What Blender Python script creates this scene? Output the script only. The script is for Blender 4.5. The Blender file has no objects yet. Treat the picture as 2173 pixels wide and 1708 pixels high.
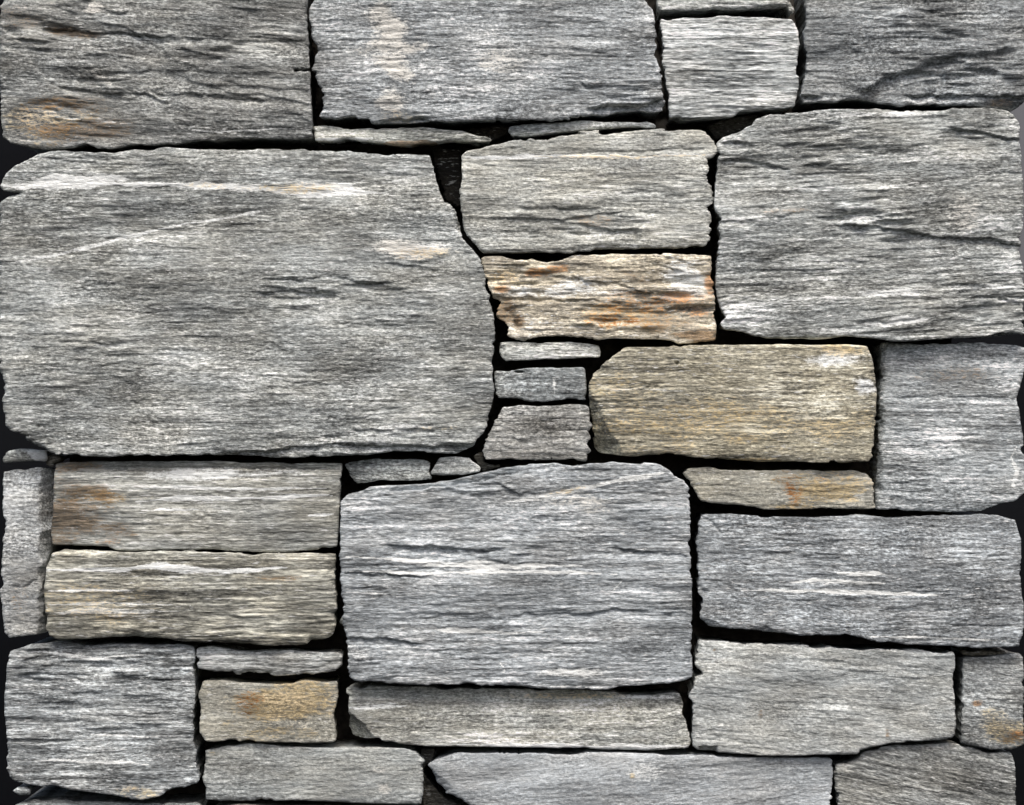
import bpy, math
import numpy as np

# ------------------------------------------------------------------ camera, sky, sun, exposure
W, D, ZC = 0.95, 2.2, 1.15            # frame width at the wall (m), camera distance, height of picture centre
PW, PH = 2173.0, 1708.0               # picture units used for tracing
SC = bpy.context.scene
COL = SC.collection

cam = bpy.data.cameras.new('camera')
cam.sensor_width = 36.0
cam.sensor_fit = 'HORIZONTAL'
cam.lens = 36.0 * D / W
cam.clip_start, cam.clip_end = 0.05, 200.0
cam_o = bpy.data.objects.new('camera', cam)
cam_o.location = (0, -D, ZC)
cam_o.rotation_euler = (math.radians(90), 0, 0)
COL.objects.link(cam_o)
SC.camera = cam_o

SUN_EL, SUN_AZ = math.radians(60), math.radians(-14)      # overcast light from high in front of the stones
world = bpy.data.worlds.new('World')
SC.world = world
world.use_nodes = True
wn = world.node_tree
sky = wn.nodes.new('ShaderNodeTexSky')
sky.sky_type = 'NISHITA'
sky.sun_disc = False
sky.sun_elevation = SUN_EL
sky.sun_rotation = math.pi + SUN_AZ
sky.dust_density = 6.0
sky.air_density = 1.0
sky.ozone_density = 0.6
bg = wn.nodes['Background']
bg.inputs['Strength'].default_value = 0.12
wn.links.new(sky.outputs['Color'], bg.inputs['Color'])

sun = bpy.data.lights.new('sun', 'SUN')
sun.energy = 1.5
sun.angle = math.radians(14)
sun.color = (1.0, 0.98, 0.95)
sun_o = bpy.data.objects.new('sun', sun)
sun_o.rotation_euler = (math.radians(90) - SUN_EL, 0, SUN_AZ)
sun_o.location = (0, -3, 4)
COL.objects.link(sun_o)

SC.view_settings.view_transform = 'Standard'
SC.view_settings.look = 'None'
SC.view_settings.gamma = 1.0
SC.view_settings.exposure = 0.56

# ------------------------------------------------------------------ picture -> wall coordinates
K = 1300.0 / 2173.0
REG = {'T1': (0, 0), 'T2': (1100, 0), 'T3': (2400, 0), 'T4': (2547, 0),
       'M1': (0, 1000), 'M2': (1300, 1000), 'M3': (2547, 1000),
       'B1': (0, 2024), 'B2': (1300, 2024), 'B3': (2547, 2024)}
S2F = 2173.0 / 3847.0


def trace(*chunks):
    """chunks: region name followed by its points; returns points in picture units."""
    out = []
    for reg, pts in chunks:
        for (x, y) in pts:
            if reg == 'F':
                out.append((x, y))
            else:
                ox, oy = REG[reg]
                out.append(((ox + x * K) * S2F, (oy + y * K) * S2F))
    return out


def to_wall(pts, yfront=0.0):
    s = W / PW * (D + yfront) / D
    a = np.array(pts, float)
    return np.stack([(a[:, 0] - PW / 2) * s, (PH / 2 - a[:, 1]) * s + ZC], 1)


U = W / PW       # metres per picture unit


# ------------------------------------------------------------------ numpy noise
def _hash(ix, iy, seed):
    h = (ix.astype(np.int64) * 374761393 + iy.astype(np.int64) * 668265263 + seed * 1442695041) & 0xFFFFFFFF
    h = ((h ^ (h >> 13)) * 1274126177) & 0xFFFFFFFF
    h = ((h ^ (h >> 16)) * 2246822519) & 0xFFFFFFFF
    h = h ^ (h >> 15)
    return h.astype(np.float64) / 2147483648.0 - 1.0


def vn(x, y, seed):
    ix, iy = np.floor(x), np.floor(y)
    fx, fy = x - ix, y - iy
    fx = fx * fx * fx * (fx * (fx * 6 - 15) + 10)
    fy = fy * fy * fy * (fy * (fy * 6 - 15) + 10)
    a, b = _hash(ix, iy, seed), _hash(ix + 1, iy, seed)
    c, d = _hash(ix, iy + 1, seed), _hash(ix + 1, iy + 1, seed)
    return (a + (b - a) * fx) * (1 - fy) + (c + (d - c) * fx) * fy


def fbm(x, y, seed, octv=3, gain=0.5):
    t, a, n = 0.0, 1.0, 0.0
    for k in range(octv):
        t = t + a * vn(x * 2 ** k + 17.3 * k, y * 2 ** k - 9.1 * k, seed + 31 * k)
        n += a
        a *= gain
    return t / n * 1.5


def sstep(a, b, x):
    t = np.clip((x - a) / (b - a), 0, 1)
    return t * t * (3 - 2 * t)


def poly_sdf(P, X, Z):
    """positive inside"""
    d2 = np.full(X.shape, 1e9)
    ins = np.zeros(X.shape, bool)
    n = len(P)
    for i in range(n):
        ax, az = P[i]
        bx, bz = P[(i + 1) % n]
        ex, ez = bx - ax, bz - az
        L = ex * ex + ez * ez + 1e-18
        t = np.clip(((X - ax) * ex + (Z - az) * ez) / L, 0, 1)
        d2 = np.minimum(d2, (X - ax - t * ex) ** 2 + (Z - az - t * ez) ** 2)
        if az != bz:
            c = ((az > Z) != (bz > Z)) & (X < ex * (Z - az) / (bz - az) + ax)
            ins ^= c
    d = np.sqrt(d2)
    return np.where(ins, d, -d)


def line_dist(P, X, Z):
    d2 = np.full(X.shape, 1e9)
    for i in range(len(P) - 1):
        ax, az = P[i]
        ex, ez = P[i + 1][0] - ax, P[i + 1][1] - az
        t = np.clip(((X - ax) * ex + (Z - az) * ez) / (ex * ex + ez * ez + 1e-18), 0, 1)
        d2 = np.minimum(d2, (X - ax - t * ex) ** 2 + (Z - az - t * ez) ** 2)
    return np.sqrt(d2)


# ------------------------------------------------------------------ materials
def lin(c):
    c = c / 255.0
    return c / 12.92 if c <= 0.04045 else ((c + 0.055) / 1.055) ** 2.4


def rgb(c, k=1.0):
    return tuple(min(lin(v) * k, 0.86) for v in c) + (1.0,)


class NT:
    def __init__(self, m):
        m.use_nodes = True
        self.t = m.node_tree
        self.t.nodes.clear()

    def n(self, kind, **kw):
        nd = self.t.nodes.new('ShaderNode' + kind)
        for k, v in kw.items():
            setattr(nd, k, v)
        return nd

    def l(self, a, b):
        self.t.links.new(a, b)

    def val(self, sock, v):
        if hasattr(v, 'is_output'):
            self.l(v, sock)
        else:
            sock.default_value = v

    def math(self, op, a, b=0.0, clamp=False):
        nd = self.n('Math', operation=op, use_clamp=clamp)
        self.val(nd.inputs[0], a)
        self.val(nd.inputs[1], b)
        return nd.outputs[0]

    def mix(self, f, a, b, blend='MIX'):
        nd = self.n('Mix', data_type='RGBA', blend_type=blend)
        self.val(nd.inputs[0], f)
        self.val(nd.inputs[6], a)
        self.val(nd.inputs[7], b)
        return nd.outputs[2]

    def ramp(self, f, stops):
        nd = self.n('ValToRGB')
        cr = nd.color_ramp
        while len(cr.elements) < len(stops):
            cr.elements.new(0.5)
        for e, (p, c) in zip(cr.elements, stops):
            e.position = p
            e.color = c if len(c) == 4 else tuple(c) + (1,)
        self.val(nd.inputs[0], f)
        return nd.outputs[0]

    def range(self, f, a, b, c=0.0, d=1.0):
        nd = self.n('MapRange')
        self.val(nd.inputs[0], f)
        for i, v in enumerate((a, b, c, d)):
            nd.inputs[i + 1].default_value = v
        return nd.outputs[0]

    def noise(self, co, sc, seed, detail=4.0, rough=0.6, scale3=None, dist=0.0):
        mp = self.n('Mapping')
        mp.inputs['Location'].default_value = (seed * 3.71 % 50, seed * 1.93 % 50, seed * 7.17 % 50)
        mp.inputs['Scale'].default_value = scale3 or (sc, sc, sc)
        self.l(co, mp.inputs['Vector'])
        nz = self.n('TexNoise')
        nz.inputs['Scale'].default_value = 1.0
        nz.inputs['Detail'].default_value = detail
        nz.inputs['Roughness'].default_value = rough
        nz.inputs['Distortion'].default_value = dist
        self.l(mp.outputs[0], nz.inputs['Vector'])
        return nz.outputs[0]

    def attr(self, name):
        nd = self.n('Attribute', attribute_name=name)
        return nd.outputs['Fac']


def schist(name, seed, mid, warm=0.25, streak=1.0, band=0.5, speck=0.5, tilt=0.0, contrast=1.0, glint=0.5,
           rot=1.0):
    """foliated gneiss: mid = mean colour; streak / band / speck weight the scales of the foliation"""
    m = bpy.data.materials.new(name)
    g = NT(m)
    tc = g.n('TexCoord')
    rotn = g.n('Mapping')
    rotn.inputs['Rotation'].default_value = (0, math.radians(tilt), 0)
    g.l(tc.outputs['Object'], rotn.inputs['Vector'])
    co0 = rotn.outputs[0]
    # gentle waviness of the foliation
    wv = g.noise(co0, 0, seed + 5, 3, 0.5, (9, 9, 22))
    comb = g.n('CombineXYZ')
    g.l(g.math('MULTIPLY', g.math('SUBTRACT', wv, 0.5), 0.0050), comb.inputs[2])
    add = g.n('VectorMath', operation='ADD')
    g.l(co0, add.inputs[0])
    g.l(comb.outputs[0], add.inputs[1])
    co = add.outputs[0]
    a = 1.0 / rot
    n_band = g.noise(co, 0, seed + 1, 3, 0.55, (5, 20, 75))
    n_str = g.noise(co, 0, seed + 2, 3, 0.65, (80 * a, 160, 560))
    n_fine = g.noise(co, 0, seed + 3, 2, 0.6, (230 * a, 320, 850))
    n_spk = g.noise(co, 0, seed + 4, 2, 0.7, (330, 420, 480))
    n_blo = g.noise(co0, 0, seed + 6, 4, 0.6, (16, 16, 26))

    def c(n, w):
        return g.math('MULTIPLY', g.math('SUBTRACT', n, 0.5), w)
    n_line = g.noise(co, 0, seed + 10, 2, 0.5, (2.6, 60, 330))
    fol = g.range(g.noise(co0, 0, seed + 11, 4, 0.6, (13, 13, 30)), 0.36, 0.64, 0.35, 1.25)      # streaky here, granular there
    iso = g.math('SUBTRACT', 1.7, fol)
    s = g.math('ADD', c(n_band, 0.8 * band), g.math('MULTIPLY', fol, c(n_str, 1.05 * streak)))
    s = g.math('ADD', s, g.math('MULTIPLY', fol, c(n_line, 1.25 * band)))
    s = g.math('ADD', s, c(n_fine, 1.12 * (0.5 + 0.5 * streak)))
    s = g.math('ADD', s, g.math('MULTIPLY', iso, c(n_spk, 1.25 * speck)))
    s = g.math('ADD', s, c(n_blo, 0.95))
    patch = g.range(g.noise(co0, 0, seed + 9, 3, 0.6, (11, 11, 24)), 0.33, 0.67, 0.72, 1.35)
    s = g.math('MULTIPLY', s, patch)
    v = g.math('ADD', g.math('MULTIPLY', s, 0.94 * contrast), 0.5)
    gm = sum(mid) / 3.0
    sat = 0.5 if mid[2] > mid[0] else 0.85
    mid = tuple((gm + (v - gm) * sat) * k for v, k in zip(mid, (0.988, 1.004, 1.0) if mid[2] > mid[0] else (0.992, 1.003, 1.003)))
    mw = (mid[0] * 1.004, mid[1], mid[2] * (0.99 - 0.03 * warm))
    mc = (mid[0] * 0.986, mid[1] * 1.0, mid[2] * 1.004)
    tint = g.range(g.noise(co0, 0, seed + 7, 3, 0.6, (14, 14, 40)), 0.35 + 0.25 * (0.5 - warm), 0.65 + 0.25 * (0.5 - warm))
    cw = g.ramp(v, [(0.08, rgb(mw, 0.20)), (0.32, rgb(mw, 0.58)), (0.50, rgb(mw, 1.0)), (0.68, rgb(mw, 1.8)), (0.88, rgb(mw, 3.1))])
    cc = g.ramp(v, [(0.08, rgb(mc, 0.20)), (0.32, rgb(mc, 0.58)), (0.50, rgb(mc, 1.0)), (0.68, rgb(mc, 1.8)), (0.88, rgb(mc, 3.1))])
    colr = g.mix(tint, cc, cw)
    # pale quartz flecks and mica glints painted into the colour, along the foliation
    fl = g.range(g.noise(co, 0, seed + 8, 3, 0.7, (110 * a, 240, 520)), 0.60, 0.68)
    colr = g.mix(g.math('MULTIPLY', fl, min(1.0, 0.35 + 0.8 * glint)), colr, (0.70, 0.715, 0.705, 1))
    # mineral stains and veins, placed by mesh attributes and broken up by the grain
    brk = g.math('ADD', c(n_str, 1.4), c(n_fine, 1.5))
    brk = g.math('ADD', brk, c(n_spk, 2.0))
    brk = g.math('ADD', brk, c(n_blo, 1.3))
    grainy = g.range(v, 0.25, 0.75, 0.74, 1.06)

    def stain(base, att, colour, amount, mode='MIX', bw=0.9, soft=0.9, bias=0.45):
        f = g.attr(att)
        t = g.math('SUBTRACT', g.math('ADD', g.math('MULTIPLY', f, 1.55), g.math('MULTIPLY', brk, bw)), bias)
        t = g.math('DIVIDE', t, soft, True)
        t = g.math('MULTIPLY', t, g.math('MULTIPLY', f, 5.0, True))      # none where the attribute is zero
        if mode == 'MIX':                                                # the pale minerals keep the grain of the rock
            colour = g.mix(1.0, colour, grainy, 'MULTIPLY')
        return g.mix(g.math('MULTIPLY', t, amount), base, colour, mode)
    colr = stain(colr, 'quartz', (0.79, 0.815, 0.80, 1), 1.0, 'MIX', 0.65, 0.6, 0.2)
    colr = stain(colr, 'lichen', (0.68, 0.67, 0.62, 1), 0.95, 'MIX', 1.1, 0.85, 0.3)
    colr = stain(colr, 'ochre', (0.94, 0.77, 0.52, 1), 0.95, 'MULTIPLY', 1.5, 1.1, 0.25)
    colr = stain(colr, 'rust', (0.80, 0.50, 0.31, 1), 0.95, 'MULTIPLY', 1.4, 0.9, 0.28)
    colr = stain(colr, 'brown', (0.46, 0.34, 0.24, 1), 0.9, 'MULTIPLY', 1.2, 0.9, 0.2)
    bs = g.n('BsdfPrincipled')
    g.l(colr, bs.inputs['Base Color'])
    g.l(g.range(n_fine, 0.3, 0.7, 0.62, 0.9), bs.inputs['Roughness'])
    bs.inputs['Specular IOR Level'].default_value = 0.28
    bp = g.n('Bump')
    bp.inputs['Strength'].default_value = 0.35 + 0.25 * min(1.0, contrast)
    bp.inputs['Distance'].default_value = 0.0016
    hh = g.math('ADD', g.math('MULTIPLY', n_str, 0.75), g.math('MULTIPLY', n_fine, 0.6))
    hh = g.math('ADD', hh, g.math('MULTIPLY', n_spk, 0.3 + 0.4 * speck))
    g.l(hh, bp.inputs['Height'])
    g.l(bp.outputs[0], bs.inputs['Normal'])
    out = g.n('OutputMaterial')
    g.l(bs.outputs[0], out.inputs['Surface'])
    return m


def plain(name, colour, var=0.4, scale=30, rough=0.9, seed=1, bump=0.004):
    m = bpy.data.materials.new(name)
    g = NT(m)
    tc = g.n('TexCoord')
    nz = g.noise(tc.outputs['Object'], scale, seed, 6, 0.65)
    f = g.range(nz, 0.3, 0.7)
    c = g.mix(f, tuple(v * (1 - var) for v in colour) + (1,), tuple(v * (1 + var) for v in colour) + (1,))
    bs = g.n('BsdfPrincipled')
    g.l(c, bs.inputs['Base Color'])
    bs.inputs['Roughness'].default_value = rough
    bs.inputs['Specular IOR Level'].default_value = 0.2
    bp = g.n('Bump')
    bp.inputs['Distance'].default_value = bump
    bp.inputs['Strength'].default_value = 0.6
    g.l(nz, bp.inputs['Height'])
    g.l(bp.outputs[0], bs.inputs['Normal'])
    out = g.n('OutputMaterial')
    g.l(bs.outputs[0], out.inputs['Surface'])
    return m


# ------------------------------------------------------------------ mesh helper
ATTRS = ('ochre', 'rust', 'brown', 'quartz', 'lichen')


def mesh_obj(name, V, quads, tris, mat, parent=None, attrs=None, smooth=True):
    me = bpy.data.meshes.new(name)
    nq, nt = len(quads), len(tris)
    me.vertices.add(len(V))
    me.vertices.foreach_set('co', np.ascontiguousarray(V, np.float32).ravel())
    loops = np.concatenate([np.asarray(quads, np.int32).ravel(), np.asarray(tris, np.int32).ravel()]).astype(np.int32)
    me.loops.add(len(loops))
    me.loops.foreach_set('vertex_index', loops)
    me.polygons.add(nq + nt)
    start = np.concatenate([np.arange(nq) * 4, nq * 4 + np.arange(nt) * 3]).astype(np.int32)
    me.polygons.foreach_set('loop_start', start)
    me.polygons.foreach_set('use_smooth', np.full(nq + nt, smooth, bool))
    me.update(calc_edges=True)
    if attrs:
        for k, v in attrs.items():
            if v.max() > 0.004:
                at = me.attributes.new(k, 'FLOAT', 'POINT')
                at.data.foreach_set('value', np.ascontiguousarray(v, np.float32))
    me.materials.append(mat)
    o = bpy.data.objects.new(name, me)
    COL.objects.link(o)
    if parent:
        o.parent = parent
    return o


# ------------------------------------------------------------------ one stone from its outline
def build_stone(poly, mat, parent, seed, out=0.0, depth=0.10, r=0.006, tilt=0.0, und=0.0025, flake=0.0005, ledge=0.0009, thin=0.00045,
                grain=0.00030, jag=0.0011, bite=0.005, bulge=0.004, feats=(), stains=(), lean=0.0, step=(0.00125, 0.00085),
                name='stone', taper=0.06):
    yf = -out
    P = to_wall(poly, yf)
    x0, z0 = P.min(0) - 0.004
    x1, z1 = P.max(0) + 0.004
    dx, dz = step
    gx = np.arange(x0, x1 + dx, dx)
    gz = np.arange(z0, z1 + dz, dz)
    X, Z = np.meshgrid(gx, gz)                       # rows = z
    raw = poly_sdf(P, X, Z)
    jm = jag * (0.35 + 1.1 * sstep(-0.5, 0.6, fbm(X / 0.06, Z / 0.045, seed + 5, 2)))       # crumbled here, clean break there
    sd = raw + jm * (0.55 * vn(X / 0.014, Z / 0.0034, seed + 1) + 0.4 * vn(X / 0.006, Z / 0.0016, seed + 2)
                      + 0.7 * vn(X / 0.035, Z / 0.010, seed + 3)) - 0.15 * jag
    sd = sd - bite * np.maximum(0, fbm(X / 0.03, Z / 0.014, seed + 4, 3) - 0.42)          # corners and arrises broken away
    gzd, gxd = np.gradient(raw, dz, dx)
    gl = np.sqrt(gxd ** 2 + gzd ** 2) + 1e-9
    gxd, gzd = gxd / gl, gzd / gl
    inside = sd > 0.25 * dx
    # ---- front relief
    ct, st = math.cos(math.radians(tilt)), math.sin(math.radians(tilt))
    xr, zr = X * ct - Z * st, X * st + Z * ct
    warp = 0.0013 * fbm(xr / 0.11, zr / 0.05, seed + 7, 3)
    zz = zr + warp
    h = 0.6 * und * fbm(xr / 0.13, zz / 0.045, seed + 8, 3)
    def layers(th, amp, ln, sd_):
        u = zz / th + 0.6 * vn(xr / 0.09, zz / 0.03, sd_ + 4)
        li = np.floor(u)
        f = u - li
        a = vn(xr / ln + li * 13.7, li * 7.31, sd_)
        b = vn(xr / ln + (li + 1) * 13.7, (li + 1) * 7.31, sd_)
        w = sstep(0.72, 1.0, f)
        return amp * (a + (b - a) * w)
    pm = 0.35 + 1.3 * sstep(-0.7, 0.7, fbm(xr / 0.07, zr / 0.03, seed + 16, 2))     # rough and smooth patches
    h = h + pm * (layers(0.0105, ledge * 0.45, 0.055, seed + 11) + layers(0.0042, ledge * 0.42, 0.030, seed + 12))
    h = h + (0.4 + 0.6 * pm) * layers(0.0021, 0.75 * thin, 0.017, seed + 13)
    h = h + grain * fbm(xr / 0.006, zz / 0.0022, seed + 14, 2)
    # flaked fracture planes: gentle slopes ending in crisp broken steps
    nf = fbm(xr / 0.15, zz / 0.055, seed + 17, 4, 0.45) / 0.40
    ff = nf - np.floor(nf)
    h = h + flake * (0.25 + 0.75 * sstep(-0.3, 0.5, fbm(xr / 0.12, zr / 0.06, seed + 18, 2))) * (np.floor(nf) + sstep(0.84, 1.0, ff) - 0.9 * nf)
    cx, cz = P.mean(0)
    hw, hh = (P.max(0) - P.min(0)) / 2
    h = h + 0.7 * bulge * (1 - ((X - cx) / hw) ** 2 * 0.6 - ((Z - cz) / hh) ** 2 * 0.6)
    tl_ = _hash(np.array([seed, seed + 1]), np.array([3, 5]), 7)
    h = h + (lean + 0.022 * tl_[0]) * (Z - cz) + 0.016 * tl_[1] * (X - cx)
    # ---- rounded, uneven arrises
    rr = 0.38 * r * np.clip(1 + 1.1 * fbm(X / 0.04, Z / 0.018, seed + 15, 3), 0.2, 2.6)
    e = np.clip(np.maximum(sd, 0) / rr, 0, 1)
    h = h - rr * 0.85 * (1 - np.sqrt(np.maximum(0, 1 - (1 - e) ** 2)))
    A = {k: np.zeros(X.shape) for k in ATTRS}
    # ---- placed relief: cracks, ledges, chamfers, chips
    for ft in feats:
        kind = ft[0]
        if kind in ('crack', 'ledge', 'over'):
            L = to_wall(trace(*ft[1]), yf)
            o_ = np.argsort(L[:, 0])
            zl = np.interp(X, L[o_, 0], L[o_, 1]) + 0.0012 * vn(X / 0.012, Z * 0, seed + 21) + 0.0006 * vn(X / 0.004, Z * 0, seed + 22)
            lo, hi = L[:, 0].min(), L[:, 0].max()
            ta = sstep(lo - 0.006, lo + 0.012, X) * (1 - sstep(hi - 0.012, hi + 0.006, X))
            d = zl - Z
            ta = ta * np.clip(0.85 + 0.5 * vn(X / 0.022, Z * 0 + 0.5, seed + 26) + 0.25 * vn(X / 0.006, Z * 0 + 0.5, seed + 27), 0.0, 1.15)
            if kind == 'crack':
                h = h - ft[2] * np.exp(-(d / ft[3]) ** 2) * ta
            elif kind == 'ledge':                     # rock below the line is set back, fading downwards
                h = h - 1.35 * ft[2] * ta * sstep(-0.0006, ft[4] if len(ft) > 4 else 0.0014, d) * np.exp(-np.maximum(d, 0) / ft[3])
            else:                                     # rock above the line is set back, fading upwards
                h = h - ft[2] * ta * np.where(d < 0, np.exp(np.minimum(d, 0) / ft[3]), 0.0)
        elif kind == 'rough':
            (px, pz), = to_wall(trace((ft[1][0], [ft[1][1]])), yf)
            q = np.sqrt(((X - px) / (ft[2][0] * U)) ** 2 + ((Z - pz) / (ft[2][1] * U)) ** 2) + 0.5 * fbm(X / 0.04, Z / 0.02, seed + 28, 3)
            m_ = 1 - sstep(0.2, 1.1, q)
            h = h + m_ * (layers(0.0060, ft[3], 0.030, seed + 51) + layers(0.0031, 0.6 * ft[3], 0.016, seed + 52) + 0.5 * ft[3] * fbm(xr / 0.030, zz / 0.012, seed + 53, 3))
        elif kind == 'vcrack':
            L = to_wall(trace(*ft[1]), yf)
            d = line_dist(L, X + 0.001 * vn(X / 0.004, Z / 0.004, seed + 23), Z)
            h = h - ft[2] * np.exp(-(d / ft[3]) ** 2)
        elif kind == 'chamfer':                       # plane cut beyond a line a->b (left-hand side when walking a->b on the picture)
            (ax, az), (bx, bz) = to_wall(trace(*ft[1]), yf)
            ex, ez = bx - ax, bz - az
            n_ = math.hypot(ex, ez)
            d = -((X - ax) * ez - (Z - az) * ex) / n_ + 0.002 * fbm(X / 0.02, Z / 0.01, seed + 24, 2)
            h = h - ft[2] * np.maximum(0, d)
        elif kind == 'chip':                          # flake broken out inside an outline
            q = poly_sdf(to_wall(trace(*ft[1]), yf), X, Z) + 0.0012 * fbm(X / 0.012, Z / 0.006, seed + 25, 2)
            h = h - ft[2] * sstep(-0.0006, ft[3], q)
    for stn in stains:
        att, kind = stn[0], stn[1]
        if kind == 'blob':                            # centre, radii (picture units), strength, angle
            (px, pz), = to_wall(trace((stn[2][0], [stn[2][1]])), yf)
            ax, az = stn[3][0] * U, stn[3][1] * U
            an = math.radians(stn[5] if len(stn) > 5 else 0)
            u = ((X - px) * math.cos(an) + (Z - pz) * math.sin(an)) / ax
            w_ = (-(X - px) * math.sin(an) + (Z - pz) * math.cos(an)) / az
            q = np.sqrt(u * u + w_ * w_) + 0.45 * fbm(X / 0.03, Z / 0.012, seed + 33, 3)
            A[att] = np.maximum(A[att], stn[4] * (1 - sstep(0.15, 1.1, q)))
        else:                                         # vein along a polyline: points, half width, strength
            L = to_wall(trace(*stn[2]), yf)
            wd = 1.3 * stn[3] * U * (1 + 0.6 * fbm(X / 0.03, Z / 0.01, seed + 35, 2))
            e0, e1 = np.hypot(X - L[0, 0], Z - L[0, 1]), np.hypot(X - L[-1, 0], Z - L[-1, 1])
            rag = 0.010 * fbm(X / 0.015, Z / 0.004, seed + 37, 2)
            ln = np.hypot(*(L[-1] - L[0]))
            wd = wd * (0.15 + 0.85 * sstep(0.0, min(0.05, 0.35 * ln), np.minimum(e0, e1) + rag)) * (0.55 + 0.6 * sstep(-0.6, 0.5, fbm(X / 0.045, Z / 0.02, seed + 38, 2)))
            d = line_dist(L, X, Z + 0.0009 * fbm(X / 0.02, Z / 0.02, seed + 36, 2))
            A[att] = np.maximum(A[att], stn[4] * (1 - sstep(0.45, 1.1, d / np.maximum(wd, 1e-4))))
    # ---- faces of the front grid
    c00, c01 = inside[:-1, :-1], inside[:-1, 1:]
    c10, c11 = inside[1:, :-1], inside[1:, 1:]
    cnt = c00.astype(int) + c01 + c10 + c11
    idx = np.arange(X.size).reshape(X.shape)
    i00, i01, i10, i11 = idx[:-1, :-1], idx[:-1, 1:], idx[1:, :-1], idx[1:, 1:]
    q4 = cnt == 4
    quads = np.stack([i00[q4], i01[q4], i11[q4], i10[q4]], 1)
    tl = []
    for miss, tri in ((c00, (i01, i11, i10)), (c01, (i00, i11, i10)), (c11, (i00, i01, i10)), (c10, (i00, i01, i11))):
        s_ = (cnt == 3) & ~miss
        tl.append(np.stack([t[s_] for t in tri], 1))
    tris = np.concatenate(tl)
    # boundary edges (directed as in their only face)
    ed = np.concatenate([quads[:, [0, 1]], quads[:, [1, 2]], quads[:, [2, 3]], quads[:, [3, 0]],
                         tris[:, [0, 1]], tris[:, [1, 2]], tris[:, [2, 0]]])
    N = X.size
    key, rev = ed[:, 0] * N + ed[:, 1], ed[:, 1] * N + ed[:, 0]
    be = ed[~np.isin(key, rev)]
    used = np.zeros(N, bool)
    used[quads.ravel()] = True
    used[tris.ravel()] = True
    Xf, Zf = X.ravel().copy(), Z.ravel().copy()
    bv = np.unique(be)
    gs = np.clip(sd.ravel()[bv], -0.002, 0.002)
    Xf[bv] -= gxd.ravel()[bv] * gs
    Zf[bv] -= gzd.ravel()[bv] * gs
    Yf = yf - h.ravel()
    remap = np.full(N, -1)
    remap[used] = np.arange(used.sum())
    V = np.stack([Xf, Yf, Zf], 1)[used]
    quads, tris, be = remap[quads], remap[tris], remap[be]
    bvr = remap[bv]
    at = {k: v.ravel()[used] for k, v in A.items()}
    # ---- sides going back into the wall, slightly tapering and flaky
    gX, gZ = gxd.ravel()[bv], gzd.ravel()[bv]
    ring = np.full(len(V), -1)
    prev = bvr.copy()
    allV, allq = [V], [quads]
    allA = {k: [v] for k, v in at.items()}
    nV = len(V)
    by, bx_, bz_ = V[bvr, 1], V[bvr, 0], V[bvr, 2]
    end = yf + depth
    for k, t in enumerate((0.0015, 0.004, 0.009, 0.02, 0.045, None)):
        if t is None:
            y = np.full(len(bvr), end)
            t = depth
        else:
            y = by + t
        jit = 0.0013 * vn(bx_ / 0.02 + y / 0.004 * 0.2, bz_ / 0.003, seed + 40 + k) * min(1.0, t / 0.004)
        ins_ = min(taper * t, 0.005) + jit * 0.8
        nv = np.stack([bx_ + gX * ins_, y, bz_ + gZ * ins_], 1)
        ids = nV + np.arange(len(bvr))
        m1 = np.full(nV, -1)
        m1[prev] = ids
        if k == 0:
            e0 = be
        allq.append(np.stack([e0[:, 1], e0[:, 0], m1[e0[:, 0]], m1[e0[:, 1]]], 1))
        e0 = np.stack([m1[e0[:, 0]], m1[e0[:, 1]]], 1)
        prev = ids
        allV.append(nv)
        for kk in allA:
            allA[kk].append(at[kk][bvr])
        nV += len(bvr)
    cen = allV[-1].mean(0, keepdims=True)
    allV.append(cen)
    for kk in allA:
        allA[kk].append(np.zeros(1))
    back = np.stack([e0[:, 1], e0[:, 0], np.full(len(e0), nV)], 1)
    Vt = np.concatenate(allV)
    return mesh_obj(name, Vt, np.concatenate(allq), np.concatenate([tris, back]), mat, parent,
                    {k: np.concatenate(v) for k, v in allA.items()})


# ------------------------------------------------------------------ the setting behind the masonry
bgm = bpy.data.materials.new('dark_background')
g = NT(bgm)
tc = g.n('TexCoord')
nz = g.noise(tc.outputs['Object'], 3.0, 4, 5, 0.6)
cb = g.mix(g.range(nz, 0.35, 0.65), (0.005, 0.0055, 0.007, 1), (0.009, 0.010, 0.012, 1))
sx = g.n('SeparateXYZ')
g.l(tc.outputs['Object'], sx.inputs[0])
edge = g.math('ADD', sx.outputs['Z'], g.math('MULTIPLY', g.math('SUBTRACT', nz, 0.5), 0.10))
pale = g.math('MULTIPLY', g.range(edge, ZC + 0.10, ZC + 0.16), g.range(sx.outputs['X'], 0.30, 0.34))
cb = g.mix(pale, cb, (0.15, 0.153, 0.165, 1))       # colour turns pale grey towards the upper right
bs = g.n('BsdfPrincipled')
g.l(cb, bs.inputs['Base Color'])
bs.inputs['Roughness'].default_value = 0.9
bs.inputs['Specular IOR Level'].default_value = 0.05
ou = g.n('OutputMaterial')
g.l(bs.outputs[0], ou.inputs['Surface'])
Vb = np.array([(-3, 0.62, -0.2), (3, 0.62, -0.2), (3, 0.62, 2.6), (-3, 0.62, 2.6),
               (-3, 0.72, -0.2), (3, 0.72, -0.2), (3, 0.72, 2.6), (-3, 0.72, 2.6)], float)
bw = mesh_obj('background_wall', Vb, np.array([(0, 1, 2, 3), (5, 4, 7, 6), (4, 0, 3, 7), (1, 5, 6, 2), (3, 2, 6, 7), (4, 5, 1, 0)]),
              np.zeros((0, 3), int), bgm, None, None, False)
bw['kind'] = 'structure'

# ------------------------------------------------------------------ the dry-stone pillar
pillar = bpy.data.objects.new('stone_pillar', None)
COL.objects.link(pillar)
pillar['label'] = 'pillar of dry-stacked grey schist blocks filling the picture'
pillar['category'] = 'stone pillar'
pillar['kind'] = 'thing'

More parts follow.
